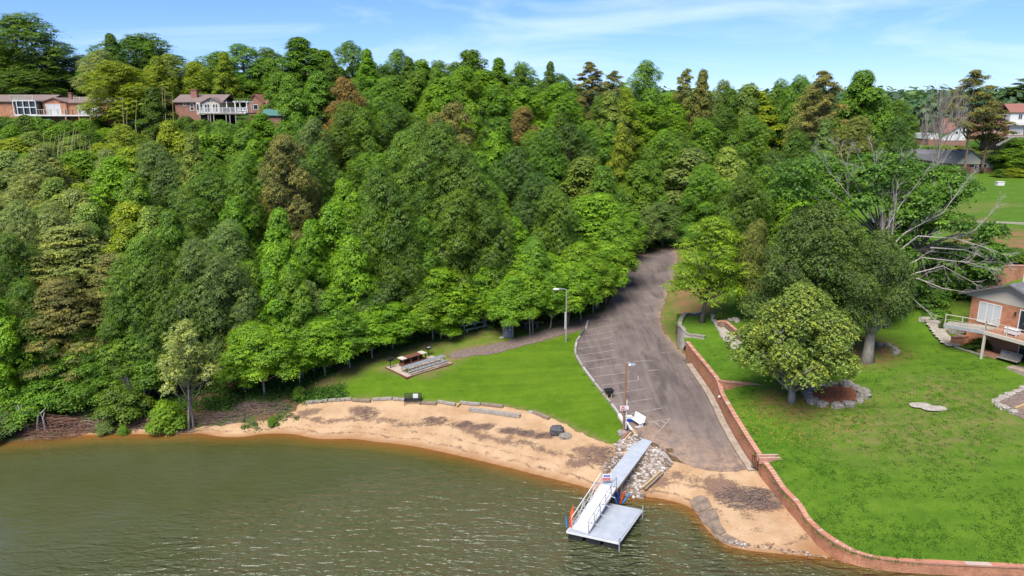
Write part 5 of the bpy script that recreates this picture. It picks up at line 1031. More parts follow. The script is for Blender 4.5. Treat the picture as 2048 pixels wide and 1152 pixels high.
# ------------------------------------------------------------------ big broadleaf with dead limbs on the right
g = G(1768, 652); YT = g[1]; o = np.array(g)
def at(px, py, dy=0): return PD(px, py, YT+dy)-o
LB = [(1600, 340, 2.1), (1640, 328, 2.0), (1582, 372, 1.9), (1625, 384, 2.2), (1668, 368, 2.1), (1700, 340, 2.0), (1742, 325, 2.0), (1795, 330, 2.1), (1848, 345, 2.1), (1890, 350, 2.0), (1922, 372, 1.8), (1880, 398, 2.2), (1840, 392, 2.1), (1785, 378, 2.2), (1725, 395, 2.2),
      (1665, 430, 2.0), (1695, 468, 1.9), (1625, 430, 1.6), (1900, 442, 1.9), (1950, 462, 1.9), (1985, 458, 1.3), (1905, 500, 1.9), (1945, 522, 1.7), (1872, 540, 1.6), (1925, 582, 1.8), (1962, 556, 1.4), (1860, 598, 1.4), (1830, 448, 1.9), (1800, 505, 1.5), (1845, 640, 1.1), (1875, 628, 1.0), (1790, 470, 1.9), (1850, 500, 1.9), (1820, 560, 1.7), (1880, 575, 1.7), (1950, 500, 1.6), (1840, 610, 1.3), (1780, 590, 1.3), (1975, 530, 1.5), (1730, 350, 2.2), (1810, 420, 2.0), (1760, 450, 1.8), (1990, 500, 1.2), (1690, 520, 1.6)]
rs = np.random.RandomState(9); Cn, Nn, Kk, lobs = [], [], [], []
for px, py, l in LB:
    dy = rs.uniform(-1.5, 4); c = at(px, py, dy); lobs.append((c[0], c[1], c[2], l)); d = fib(46, rs); d = d[np.argsort(-(d[:, 2]*.9-d[:, 1]*.3)+rs.normal(0, .3, len(d)))[:34]]
    for dd in d:
        cc = c+dd*[1, 1, .6]*l*rs.uniform(.6, 1.1); n = rs.randint(30, 56); u = rs.normal(0, .5, (n, 3)); u[:, 2] *= .25; pos = cc+u*.75; pos[:, 2] -= .2*(u[:, 0]**2+u[:, 1]**2)
        Cn.append(pos); Nn.append(dd*.5+np.array([0, 0, .8])+u*.5+rs.normal(0, .25, (n, 3))); Kk.append(np.full(n, rs.rand()))
Cn, Nn, Kk = map(np.concatenate, (Cn, Nn, Kk))
M['greytwig0'] = simple('grey_bark', (.27, .235, .20), (.12, .10, .085), 5, .95, .1, .5)
bt = empty('broadleaf_tree', g, label='huge spreading dark green tree with bare dead grey limbs over the right yard', cat='tree')
v = leaves(Cn, Nn, .30, rs, .65); cr_ = mesh_obj('crown', v, np.arange(len(v)).reshape(-1, 4), M['leaf'], bt, fattr={'rnd': rs.rand(len(Cn)), 'clump': Kk}); cr_.color = (.095, .21, .022, 1)
m = MB(); tr_ = [at(1768, 655, 0)+[0, 0, -.3], at(1768, 600), at(1766, 540), at(1765, 480), at(1764, 425)]; m.tube(tr_, [.75, .5, .42, .3, .18], 10)
fork = [at(1768, 590), at(1790, 560, .5), at(1835, 500, 1), at(1880, 440, 1.5)]; m.tube(fork, [.32, .25, .17, .08], 8)
for c in lobs:
    s0 = Vector(tr_[3] if c[0] < tr_[3][0]+1 else fork[2]); e = Vector(c[:3]); m.tube([s0, s0.lerp(e, .5)+Vector((0, 0, .4)), e], [.11, .07, .03], 5)
m.build('trunk', M['greytwig0'], bt, True)
DL = [[(1765, 560), (1765, 425)], [(1781, 540), (1786, 450), (1792, 395)], [(1775, 530), (1778, 455)], [(1748, 445), (1711, 367), (1696, 340), (1680, 308)], [(1765, 470), (1803, 407), (1831, 372), (1848, 350)], [(1785, 490), (1811, 465), (1886, 425), (1921, 377)], [(1800, 500), (1836, 472), (1911, 477), (1961, 492), (1992, 503)],
      [(1790, 560), (1806, 535), (1843, 515), (1936, 525), (1958, 532)], [(1800, 565), (1828, 547), (1886, 532), (1926, 554)], [(1810, 560), (1836, 557), (1886, 577), (1936, 585)], [(1796, 520), (1803, 545), (1801, 592)], [(1800, 530), (1818, 590), (1858, 627)], [(1730, 430), (1708, 402), (1656, 340), (1642, 318)],
      [(1760, 430), (1756, 365), (1748, 318)], [(1756, 400), (1735, 350), (1722, 322)], [(1790, 420), (1785, 360), (1800, 335)], [(1911, 477), (1950, 460), (1978, 430)], [(1860, 495), (1930, 500), (1985, 520)]]
dm = MB(); rr = random.Random(4)
def twigs(p, d, l, r_, lev):
    q = p+d*l; dm.tube([p, p.lerp(q, .5)+Vector((rr.uniform(-1, 1), rr.uniform(-1, 1), rr.uniform(-1, 1)))*l*.07, q], [r_, r_*.75, r_*.45], 4, False)
    if lev < 3:
        for k in range(3 if lev < 2 else 2): twigs(p.lerp(q, rr.uniform(.4, 1)), (d+Vector((rr.uniform(-1, 1), rr.uniform(-.6, .6), rr.uniform(-.8, .9)))*.65).normalized(), l*rr.uniform(.5, .8), r_*.6, lev+1)
for pl in DL:
    pts = [Vector(at(x, y, -1.0-.45*i)) for i, (x, y) in enumerate(pl)]; n = len(pts); w0 = .08 if pl[0][1] > 440 else .05; dm.tube(pts, [w0*(1-.75*i/(n-1)) for i in range(n)], 6)
    for i in range(n-1):
        d = (pts[i+1]-pts[i]); k = max(1, int(d.length/.75)) if i or n < 3 else 1
        for j in range(k): twigs(pts[i].lerp(pts[i+1], rr.random()), (d.normalized()+Vector((rr.uniform(-1, 1), rr.uniform(-.5, .3), rr.uniform(-.5, 1)))*.7).normalized(), rr.uniform(.7, 1.7), .019, 0 if j % 2 else 1)
    twigs(pts[-1], (pts[-1]-pts[-2]).normalized(), 1.2, .04, 0)
dm.build('dead_limbs', M['deadwood'], bt)
# bare trees
M['greytwig'] = simple('grey_twigs', (.33, .29, .255), (.2, .17, .15), 5, .95, .1)
def bare(px, base, top, seed, label, spread=.5, depth=5, tr=.22, nb=(3, 4), up=.35, mat='greytwig'):
    g = G(px, base); h = z_at(g[0], g[1], top)-g[2]; m = bare_mesh(seed, h, tr, depth, spread, nb, up=up); zz = max(v[2] for v in m.v); s = h/zz
    m.v = [(a*s, b*s, c*s) for a, b, c in m.v]; return tag(m.build('bare_tree', M[mat], loc=tuple(g)), label, 'tree')
g = G(1868, 372); hh = z_at(g[0], g[1], 160)-g[2]; rr = random.Random(31); dm = MB(); tk = [Vector((0, 0, -.3)), Vector((.1, 0, hh*.2)), Vector((-.1, 0, hh*.4)), Vector((.1, 0, hh*.62))]; dm.tube(tk, [.3, .25, .19, .09], 7)
def sprig(p, d, l, r_, lev):
    q = p+d*l+Vector((0, 0, l*.08)); dm.tube([p, p.lerp(q, .5)+Vector((rr.uniform(-1, 1), rr.uniform(-1, 1), 0))*l*.04, q], [r_, r_*.75, r_*.45], 4 if lev < 2 else 3, False)
    if lev < 4:
        for k in range(4 if lev == 0 else 3 if lev < 3 else 2): sprig(p.lerp(q, rr.uniform(.3, 1)), (d+Vector((rr.uniform(-1, 1), rr.uniform(-1, 1), rr.uniform(0, .5)))*.42).normalized(), l*rr.uniform(.45, .62), max(r_*.55, .011), lev+1)
for k in range(17):
    t = .16+.8*k/17; a = k*2.4+rr.uniform(-.3, .3); i0 = int(t*3); p = tk[i0].lerp(tk[i0+1], t*3-i0); sprig(p, Vector((math.cos(a)*.5, math.sin(a)*.4, 1.0)).normalized(), hh*(.40-.22*t), .085*(1.1-t*.6), 0)
zz = max(v[2] for v in dm.v); dm.v = [(a, b, c*hh/zz) for a, b, c in dm.v]; tag(dm.build('bare_tree', M['greytwig'], loc=tuple(g)), 'tall leafless pale grey tree in front of the white gabled house', 'tree')
bare(1835, 330, 235, 5, 'smaller leafless tree left of the tall bare one', .5, 5, .12)
g = PD(598, 268, 128); m = bare_mesh(8, 12, .16, 5, .6); tag(m.build('bare_tree', M['deadwood'], loc=(g[0], g[1], H(g[0], g[1]))), 'small leafless grey tree left of the dark crowned tree on the slope', 'tree')
g = GB(1252, 610)
# dead wood at the shore by the silvery tree
bare(258, 836, 745, 11, 'dead leafless sapling on the bank left of the silvery tree', .7, 4, .07, (2, 3))
bare(290, 830, 770, 12, 'short dead forked stem on the bank beside the leafless sapling', .7, 3, .08, (2, 3))
# lime shrub in front of the silvery tree, young shrubs on the bank
for i, (px, b_, tp, w_, cl, lb) in enumerate([(338, 862, 800, 62, 'b', 'vivid lime green sapling on the bank in front of the silvery tree'), (213, 865, 838, 34, 'm', 'low grey-green bush at the water edge between the driftwood piles'), (247, 868, 850, 22, 'g', 'tiny bush right of the grey-green one at the water edge'), (8, 868, 826, 90, 'm', 'spreading grey-green bush at the far left of the shore'),
        (2031, 520, 498, 62, 'd', 'dark round bush at the right edge above the orange brick wall'), (1884, 660, 637, 13, 'k', 'small dark cone-shaped conifer by the stone steps'), (1442, 640, 622, 24, 'k', 'small dark bush beside the concrete driveway wall'), (600, 800, 770, 26, 'g', 'leafy sprout at the left end of the lawn'), (545, 850, 832, 22, 'g', 'small weed clump on the sand left of the beach timbers'),
        (1960, 700, 676, 46, 'd', 'dark leafy bush under the deck of the brick house')]):
    t = canopy(px, tp, w_, 'shrub' if i not in (5,) else 'roundpine', cl, base=b_); t['label'] = lb; t['category'] = 'bush'; t.name = 'bush' if i != 5 else 'small_conifer'; TREES.pop()
# ------------------------------------------------------------------ low ground cover (uncountable)
def cover(name, spots, label, col, ls=.2, n=40, spread=.7, hgt=.35, seed=0, mat='leaf'):
    r = np.random.RandomState(seed); Cs = []; Ns = []; Ks = []
    for x, y in spots:
        z = H(x, y); k = int(n*r.uniform(.5, 1.4)); u = r.normal(0, .5, (k, 3)); p = np.array([x, y, z])+u*spread; h_ = hgt*r.uniform(.4, 1.4); p[:, 2] = z+np.abs(u[:, 2])*h_*1.2+.02; Cs.append(p); Ns.append(np.array([0, 0, .8])+u*.6+r.normal(0, .3, (k, 3))); Ks.append(np.full(k, r.rand()))
    Cs, Ns, Ks = map(np.concatenate, (Cs, Ns, Ks)); v = leaves(Cs, Ns, ls, r, .6); o = mesh_obj(name, v, np.arange(len(v)).reshape(-1, 4), M[mat], fattr={'rnd': r.rand(len(Cs)), 'clump': Ks}); o.color = (*col, 1); return tag(o, label, 'plants', kind='stuff')
rc = random.Random(12)
def band(line, n, off=(0, 3)):      # random spots along a line, offset away from the lake
    o = []
    for _ in range(n):
        i = rc.randrange(len(line)-1); a, b = np.array(line[i]), np.array(line[i+1]); p = a+(b-a)*rc.random(); d = b-a; nr = np.array([-d[1], d[0]])/(np.hypot(*d)+1e-9); nr = nr*(1 if nr[1] > 0 else -1)
        o.append(tuple(p+nr*rc.uniform(*off)))
    return o
ln_n = lawnp[23:]+[lawnp[0]]
cover('undergrowth', band(ln_n, 900, (-.2, 4.5)), 'low leafy undergrowth at the wood edge behind the beach lawn', (.06, .15, .018), seed=1)
lb_ = px2([(40, 850), (150, 838), (250, 830), (350, 825), (430, 818), (500, 800), (560, 792), (600, 782)])
cover('undergrowth', band(lb_, 520, (-.3, 4)), 'low green plants on the left bank under the trees', (.065, .15, .02), seed=2)
cover('undergrowth', [(p[0]+rc.uniform(-1, 1), p[1]+rc.uniform(-.6, .6)) for p in px2([(560, 815), (540, 800), (575, 835), (505, 850), (590, 800)]) for _ in range(14)], 'weeds growing on the sandy bank left of the lawn', (.07, .15, .03), n=18, spread=.35, hgt=.25, seed=3)
sl_ = [(rc.uniform(-108, -56), rc.uniform(104, 144)) for _ in range(1500)]
cover('hillside_vines', [q for q in sl_ if abs(q[0]) < q[1]*.76], 'tangled green vines and weeds covering the slope below the far left house', (.11, .20, .03), ls=.34, n=60, spread=1.2, hgt=1.0, seed=4)
rline = [tuple(GB(*q)[:2]) for q in [(1150, 636), (1192, 622), (1215, 600), (1238, 565), (1255, 530), (1272, 510), (1310, 498), (1350, 490)]]
cover('undergrowth', band(rline, 420, (.4, 4)), 'low plants along the wood side of the road', (.055, .14, .02), seed=5)
cover('undergrowth', [G(rc.uniform(1900, 2048), rc.uniform(296, 344))[:2] for _ in range(260)], 'yellow-green scrub on the bank behind the far brick gable house', (.15, .21, .03), ls=.3, n=50, spread=1.1, hgt=1.1, seed=6)
r = np.random.RandomState(11); Cs, Ns, Ks = [], [], []
for _ in range(3400):
    a = r.uniform(-.85, .85); y = 235+r.rand()**1.5*850; x = a*y; z = bil(ZB, x, y); d = fib(64, r); d = d[d[:, 2] > -.1]; q = r.uniform(5, 8)
    Cs.append(np.array([x, y, z+q*.3])+d*[q, q, q*1.15]*r.uniform(.85, 1.08, (len(d), 1))); Ns.append(d+[0, 0, .4]+r.normal(0, .3, d.shape)); Ks.append(np.full(len(d), r.rand()))
Cs, Ns, Ks = map(np.concatenate, (Cs, Ns, Ks)); v = leaves(Cs, Ns, 2.6, r, .8); o = mesh_obj('far_woods', v, np.arange(len(v)).reshape(-1, 4), M['leaf'], fattr={'rnd': r.rand(len(Cs)), 'clump': Ks}); o.color = (.075, .15, .06, 1); tag(o, 'distant unbroken wood on the horizon hills', 'wood', kind='stuff')  # bluish leaf colour paints in the haze of distance
# turf: clumps of longer blades give the lawns their grain
def turf(name, pts, col, label, seed, ls=.09, n=14, hgt=.07, spread=.28):
    return cover(name, pts, label, col, ls=ls, n=n, spread=spread, hgt=hgt, seed=seed)
tp = []
while len(tp) < 2600:
    px_, py_ = rc.uniform(1400, 2048), rc.uniform(700, 1130); q = G(px_, py_)
    if inpoly(q[0], q[1], yard) and abs(q[2]-ZYF.min()) > 0 and vnoise(np.array([q[0]]), np.array([q[1]]), 2.2, 9)[0] > rc.uniform(-.4, .35): tp.append((q[0], q[1]))
turf('grass_tufts', tp, (.075, .175, .012), 'darker tufts of longer grass in the right-hand yard', 7)
# ------------------------------------------------------------------ bamboo poles on the left slope
BX = [(88, 300, 262), (104, 352, 262), (110, 385, 272), (119, 330, 270), (122, 352, 266), (128, 392, 258), (131, 402, 262), (136, 395, 300), (147, 330, 254), (150, 336, 250), (153, 334, 256), (157, 335, 262), (162, 330, 270), (172, 318, 270), (178, 322, 282), (183, 324, 286), (76, 318, 292), (93, 330, 285), (102, 368, 310), (115, 374, 318), (135, 400, 318), (160, 352, 300), (144, 350, 300), (124, 378, 300), (245, 227, 193), (254, 260, 210), (272, 260, 200), (325, 215, 170), (329, 220, 176), (343, 210, 190), (140, 345, 262), (168, 330, 290)]
for i, (x, b_, t_) in enumerate(BX):
    Yb = 126+(i*37 % 12) if x < 200 else 138; p, q = PD(x, b_, Yb), PD(x+(i % 3-1)*1.5, t_, Yb); z0 = min(p[2], H(p[0], p[1])) if True else p[2]
    o_ = MB().tube([(0, 0, 0), (0, 0, (q[2]-z0)*.5), ((q[0]-p[0]), 0, q[2]-z0)], [.055, .045, .02], 5).build('bamboo_pole', M['bamboo'] if 'bamboo' in M else M.setdefault('bamboo', simple('bamboo', (.62, .55, .27), (.45, .38, .18), 3, .6, .3)), loc=(p[0], p[1], z0)); tag(o_, 'thin pale yellow bamboo pole standing out of the green slope' if x < 200 else 'thin pale bamboo pole in the grove between the hilltop houses', 'bamboo pole', 'bamboo poles on the left slope' if x < 200 else 'bamboo poles between the hilltop houses')
# ------------------------------------------------------------------ houses
def gable_roof(m, x0, x1, y0, y1, z, h, ov=.4, th=.14, axis='x'):
    """two sloping slabs; axis = direction of the ridge"""
    if axis == 'x':
        ym = (y0+y1)/2; A = [(x0-ov, y0-ov, z-h*ov*2/(y1-y0)), (x1+ov, y0-ov, z-h*ov*2/(y1-y0)), (x1+ov, ym, z+h), (x0-ov, ym, z+h)]; B = [(x0-ov, ym, z+h), (x1+ov, ym, z+h), (x1+ov, y1+ov, z-h*ov*2/(y1-y0)), (x0-ov, y1+ov, z-h*ov*2/(y1-y0))]
    else:
        xm = (x0+x1)/2; e = z-h*ov*2/(x1-x0); A = [(x0-ov, y0-ov, e), (xm, y0-ov, z+h), (xm, y1+ov, z+h), (x0-ov, y1+ov, e)]; B = [(xm, y0-ov, z+h), (x1+ov, y0-ov, e), (x1+ov, y1+ov, e), (xm, y1+ov, z+h)]
    for Q in (A, B):
        m.add(Q+[(a, b, c+th) for a, b, c in Q], [(0, 3, 2, 1), (4, 5, 6, 7), (0, 1, 5, 4), (1, 2, 6, 5), (2, 3, 7, 6), (3, 0, 4, 7)])
    return m
def gable_end(m, x0, x1, y, z, h, t=.12, ax='y'):
    xm = (x0+x1)/2; f = (lambda a, b, c: (a, b, c)) if ax == 'y' else (lambda a, b, c: (b, a, c))
    return m.add([f(x0, y, z), f(x1, y, z), f(xm, y, z+h), f(x0, y+t, z), f(x1, y+t, z), f(xm, y+t, z+h)], [(0, 1, 2), (5, 4, 3), (0, 3, 4, 1), (1, 4, 5, 2), (2, 5, 3, 0)])
def window(root, x0, x1, z0, z1, y, glass='glass', fr='white', nx_=1, nz_=1, ax='y', name='window', fw=.09):
    """window on a wall plane facing -y (ax='y') or -x/+x (ax='x', y is then the x of the plane)"""
    f = MB(); bx = (lambda a, b, c, d, e, g_: f.box(a, b, c, d, e, g_)) if ax == 'y' else (lambda a, b, c, d, e, g_: f.box(c, d, a, b, e, g_)); s = -1 if ax != 'x+' else 1
    y0, y1 = (y-.06, y-.003) if s < 0 else (y+.003, y+.06)
    bx(x0-fw, x1+fw, y0, y1, z0-fw, z0); bx(x0-fw, x1+fw, y0, y1, z1, z1+fw); bx(x0-fw, x0, y0, y1, z0, z1); bx(x1, x1+fw, y0, y1, z0, z1)
    for k in range(1, nx_): xm = x0+(x1-x0)*k/nx_; bx(xm-.035, xm+.035, y0, y1, z0, z1)
    for k in range(1, nz_): zm = z0+(z1-z0)*k/nz_; bx(x0, x1, y0+.005, y1, zm-.03, zm+.03)
    o = f.build(name, M[fr], root); p = MB(); (p.box(x0, x1, y-.03, y-.003, z0, z1) if ax == 'y' else (p.box(y-.03, y-.003, x0, x1, z0, z1) if ax == 'x' else p.box(y+.003, y+.03, x0, x1, z0, z1))); p.build('pane', M[glass], o); return o
def railing(root, pts, h=1.0, mat='white', gap=.18, name='railing', t=.05, post=1.8, solid=False):
    m = MB()
    for a, b in zip(pts[:-1], pts[1:]):
        a, b = Vector(a), Vector(b); l = (b-a).length; up = Vector((0, 0, 1)); m.bar(a+up*h, b+up*h, .09, .07); m.bar(a+up*.12, b+up*.12, .06)
        for k in range(int(l/gap)+1): p = a.lerp(b, k*gap/l); m.bar(p+up*.12, p+up*h, t*.6)
        for k in range(int(l/post)+1): p = a.lerp(b, min(1, k*post/l)); m.bar(p, p+up*(h+.08), .12)
    return m.build(name, M[mat], root)
# far-left ranch house; local x along the facade, 1 unit = 90 px of the zoomed photograph
p0 = PD(0, 249.5, 150); root = empty('brick_house', p0, label='long low brick house with screened porch, decks and roof balustrades on the left hilltop', cat='house')
u = lambda x: x/90.0
v = lambda y: (740-y)/88.0
MB().box(-9, u(360), 3, 11, v(900), v(340)).build('wall', M['brick'], root, label='brick wing at the left end')
m = MB().box(u(760), u(1190), 1.2, 11, v(900), v(352)); gable_end(m, u(760), u(1190), 1.2, v(352), v(280)-v(352)); m.build('wall', M['brick'], root)
MB().box(u(1190), u(1990), 1.6, 11, v(900), v(365)).build('wall', M['brick'], root)
r_ = gable_roof(MB(), -9, u(760), 3, 11, v(335), 1.25).build('roof', M['shingle'], root)
r2 = gable_roof(MB(), u(760), u(1190), 1.2, 9, v(350), .8, .3, axis='y').build('roof', M['shingle'], root)
r3 = gable_roof(MB(), u(1100), u(2000), 1.6, 11, v(360), .95).build('roof', M['shingle'], root)
MB().box(u(1095), u(1150), 4.2, 4.9, v(330), v(190)).box(u(1085), u(1160), 4.1, 5.0, v(190), v(180)).build('chimney', M['redbrick'], r3)
porch = MB().box(u(345), u(755), -.9, 3, v(335), v(318)).box(u(345), u(755), -.9, 3, v(585), v(560)); 
for k in range(5): x = u(412)+k*(u(750)-u(412))/3 if k < 4 else u(345); porch.box(x-.07, x+.07, -.9, -.76, v(560), v(335))
porch.box(u(412), u(750), -.88, -.78, v(447), v(432)); [porch.box(u(345)-.02, u(345)+.1, yy-.05, yy+.05, v(560), v(335)) for yy in (0, 1, 2, 2.9)]; porch.build('porch', M['white'], root)
MB().box(u(355), u(745), -.6, 2.9, v(559), v(336)).build('porch_screen', M['glass'], root)
railing(root, [(u(320), -.9, v(318)), (u(740), -.9, v(318))], .95, 'cream', .2, 'roof_balustrade', .07, 1.5); railing(root, [(u(320), 2.5, v(318)), (u(320), -.9, v(318))], .95, 'cream', .2, 'roof_balustrade', .07, 1.5)
railing(root, [(u(1235), 3.2, v(345)), (u(1860), 3.2, v(345))], .95, 'cream', .22, 'roof_balustrade', .07, 1.3)
MB().box(u(420), u(1990), -1.0, 2.9, v(590), v(570)).build('deck', M['white'], root)
railing(root, [(u(755), -.9, v(570)), (u(1275), -.9, v(570))], 1.05, 'cream', .5, 'railing', .06, 1.4); railing(root, [(u(1275), -.9, v(570)), (u(1900), -.9, v(570))], 1.0, 'shingle', .16, 'railing', .05, 1.4)
window(root, u(822), u(1075), v(572), v(390), 1.2, 'curtain', nx_=2, name='glass_door'); window(root, u(1372), u(1520), v(572), v(415), 1.6, 'curtain', nx_=1, name='glass_door'); window(root, u(1525), u(1600), v(572), v(415), 1.6, name='glass_door'); window(root, u(1610), u(1745), v(572), v(415), 1.6, 'curtain', nx_=2, name='glass_door')
window(root, u(212), u(270), v(450), v(378), 3, nz_=2)
for x in (800, 1260): MB().box(u(x)-.16, u(x)+.16, -.9, -.55, v(900), v(590)).build('post', M['redbrick'], root)
for x in (1500, 1700, 1780): MB().box(u(x)-.1, u(x)+.1, -.9, -.7, v(900), v(590)).build('post', M['brick'], root)
window(root, u(1500), u(1590), v(720), v(640), 1.6, 'curtain'); window(root, u(1680), u(1740), v(740), v(640), 1.6, 'curtain')
MB().bar((u(240), -.4, v(530)), (u(345), -.4, v(470)), .1).bar((u(240), -.4, v(600)), (u(345), -.4, v(560)), .2, .1).build('stair_rail', M['cream'], root)
g = PD(98, 248, 148.4); tag(MB().box(-.5, .5, -.4, .4, 0, .8).rock((0, 0, .85), .48, .38, .15, 2).build('storage_bin', M['tealplastic'], loc=(g[0], g[1], g[2])), 'teal storage bin under the deck of the far left house', 'storage bin')
for i, (x, w_, hh) in enumerate([(8, 44, 22), (30, 40, 20), (52, 46, 26), (76, 34, 22), (-14, 44, 24)]):
    t = canopy(x, 255-hh, w_, 'shrub', 'dgdgd'[i], d=147.0); t['label'] = ['dark rounded bush below the left wing of the far left house', 'mid green bush second from the left edge under the far left house', 'tall dark bush below the screened porch of the far left house', 'mid green bush by the brick post of the far left house', 'dark bush cut by the left edge under the hilltop house'][i]; t['category'] = 'bush'; t.name = 'bush'; TREES.pop()
# second hilltop house; 1 unit = 82.5 px of its zoom
p0 = PD(340, 251, 148); root = empty('brick_house', p0, label='brick hilltop house with cream gabled sunroom and long white railed deck', cat='house'); kx = 8.53*1450/148/ (8.53) / 1.0
u = lambda x: x/8.533/(1450/149.0)
v = lambda y: (251-(170+y/8.533))/(1450/149.0)/.97
MB().box(u(60), u(470), 1.5, 9.5, v(900), v(325)).build('wall', M['redbrick'], root)
r_ = gable_roof(MB(), u(60), u(840), 1.5, 9.5, v(322), 1.35).build('roof', M['shingle'], root)
MB().box(u(278), u(375), 3.4, 4.3, v(260), v(135)).box(u(270), u(383), 3.3, 4.4, v(135), v(124)).build('chimney', M['redbrick'], r_)
m = MB().box(u(465), u(850), .0, 9, v(520), v(330)); gable_end(m, u(585), u(860), -.01, v(330), v(262)-v(330)); m.build('sunroom_wall', M['cream'], root)
gable_roof(MB(), u(560), u(872), -.0, 8, v(335), v(262)-v(335), .3, axis='y').build('roof', M['shingle'], root)
MB().box(u(500), u(850), .4, 8, v(900), v(520)).build('wall', M['dark'], root)  # near-black colour stands in for the shade under sunroom and deck
for a, b in ((475, 510), (533, 570)): window(root, u(a), u(b), v(455), v(360), .0)
for a, b in ((606, 640), (652, 684), (742, 775), (788, 815)): window(root, u(a), u(b), v(485), v(362), .0, name='glass_door')
m = MB(); m.add([(u(655), -.05, v(318)), (u(700), -.05, v(318)), (u(700), -.05, v(295))], [(0, 1, 2)]).add([(u(715), -.05, v(318)), (u(760), -.05, v(318)), (u(715), -.05, v(295))], [(0, 1, 2)]).build('pane', M['glass'], root)
window(root, u(318), u(368), v(455), v(350), 1.5, nz_=2); window(root, u(205), u(245), v(380), v(335), 1.5)
MB().box(u(590), u(1350), -2.6, 3.5, v(512), v(492)).build('deck', M['greywood'], root)
railing(root, [(u(600), -2.5, v(492)), (u(1350), -2.5, v(492))], .95, 'white', .16, 'railing', .06, 1.5)
for x in (600, 730, 765, 820, 1020, 1080, 1175): MB().bar((u(x)-.1, -2.3, v(760)), (u(x), -2.4, v(512)), .18).build('post', M['greywood'], root)
pg = empty('pergola', (p0[0]+u(1255), p0[1]-.4, p0[2]+v(492)), label='small white pergola at the right end of the hilltop deck', cat='pergola'); hw = (u(1350)-u(1160))/2; ph = v(330)-v(492)
for sx in (-1, 1):
    for sy in (-1, 1): MB().box(sx*hw-.1, sx*hw+.1, sy*1.3-.1, sy*1.3+.1, 0, ph).build('post', M['white'], pg)
m = MB(); [m.box(-hw-.4, hw+.4, yy-.05, yy+.05, ph, ph+.2) for yy in (-1.3, 1.3)]; [m.box(-hw+k*.35-.03, -hw+k*.35+.03, -1.7, 1.7, ph+.205, ph+.35) for k in range(int(2*hw/.35)+1)]; m.build('rafters', M['white'], pg)
cov = leaves(np.random.RandomState(2).uniform([-hw-.3, -1.6, ph+.3], [hw+.3, 1.6, ph+.8], (260, 3)), np.random.RandomState(3).normal(0, .4, (260, 3))+[0, 0, 1], .3, np.random.RandomState(4)); cv = mesh_obj('vine', cov, np.arange(len(cov)).reshape(-1, 4), M['leaf'], pg, fattr={'rnd': np.random.rand(260), 'clump': np.full(260, .5)}); cv.color = (.12, .2, .03, 1)
for i, x in enumerate((1225, 1295)):
    c = empty('patio_chair', (p0[0]+u(x), p0[1]-1.2, p0[2]+v(492)), R(10-20*i), label=['left one of two white round-backed chairs under the pergola', 'right one of two white round-backed chairs under the pergola'][i], cat='chair', group='white chairs under the pergola')
    MB().rock((0, 0, .42), .4, .38, .1, 3).build('seat', M['white'], c); MB().tube([(-.38, .1, .4), (-.36, .34, .95), (0, .42, 1.1), (.36, .34, .95), (.38, .1, .4)], .09, 6).build('backrest', M['white'], c); MB().tube([(0, 0, 0), (0, 0, .4)], [.3, .1], 8).build('base', M['white'], c)
um = empty('parasol', (p0[0]+u(985), p0[1]-.5, p0[2]+v(492)), label='closed white parasol standing on the hilltop deck', cat='parasol'); MB().tube([(0, 0, 0), (0, 0, 2.3)], .04, 6).build('pole', M['white'], um); MB().tube([(0, 0, 1.0), (0, 0, 1.4), (0, 0, 2.3)], [.16, .12, .03], 8).build('canopy', M['white'], um)
q0 = PD(340+1740/8.533, 170+600/8.533, 146); gr_ = empty('green_shed', q0, label='low brick shed with a green metal roof right of the hilltop deck', cat='shed'); MB().box(-1.7, 1.8, 0, 4, -1.5, .9).build('wall', M['redbrick'], gr_); MB().add([(-2.0, -.4, .85), (2.05, -.4, .85), (2.0, 2.2, 2.0), (-2.05, 2.2, 2.0), (-2.0, -.4, .95), (2.05, -.4, .95), (2.0, 2.2, 2.1), (-2.05, 2.2, 2.1)], [(0, 3, 2, 1), (4, 5, 6, 7), (0, 1, 5, 4), (1, 2, 6, 5), (2, 3, 7, 6), (3, 0, 4, 7)]).build('roof', M['green'], gr_)
q0 = PD(340+1480/8.533, 170+430/8.533, 160); root = empty('brick_cottage', q0, R(-6), label='small brick house with steep gable behind a leaning trunk on the hilltop', cat='house'); a = 160/1450*1.0
m = MB().box(-1.9, 1.6, 0, 7, -1, 1.6); gable_end(m, -1.9, 1.6, 0, 1.6, 1.6); m.build('wall', M['redbrick'], root); gable_roof(MB(), -1.9, 1.6, 0, 7, 1.62, 1.6, .25, axis='y').build('roof', M['redshingle'], root)
MB().box(1.6, 3.2, 1.5, 7, -1, 1.5).build('wall', M['redbrick'], root, label='side wing of the little house'); gable_roof(MB(), 1.6, 3.4, .8, 8, 1.5, 1.3, .2).build('roof', M['redshingle'], root); MB().box(1.85, 2.05, .6, .8, -1, 1.5).box(3.1, 3.25, .6, .8, -1, 1.5).build('post', M['white'], root); window(root, -.6, .3, .2, 1.1, 0)
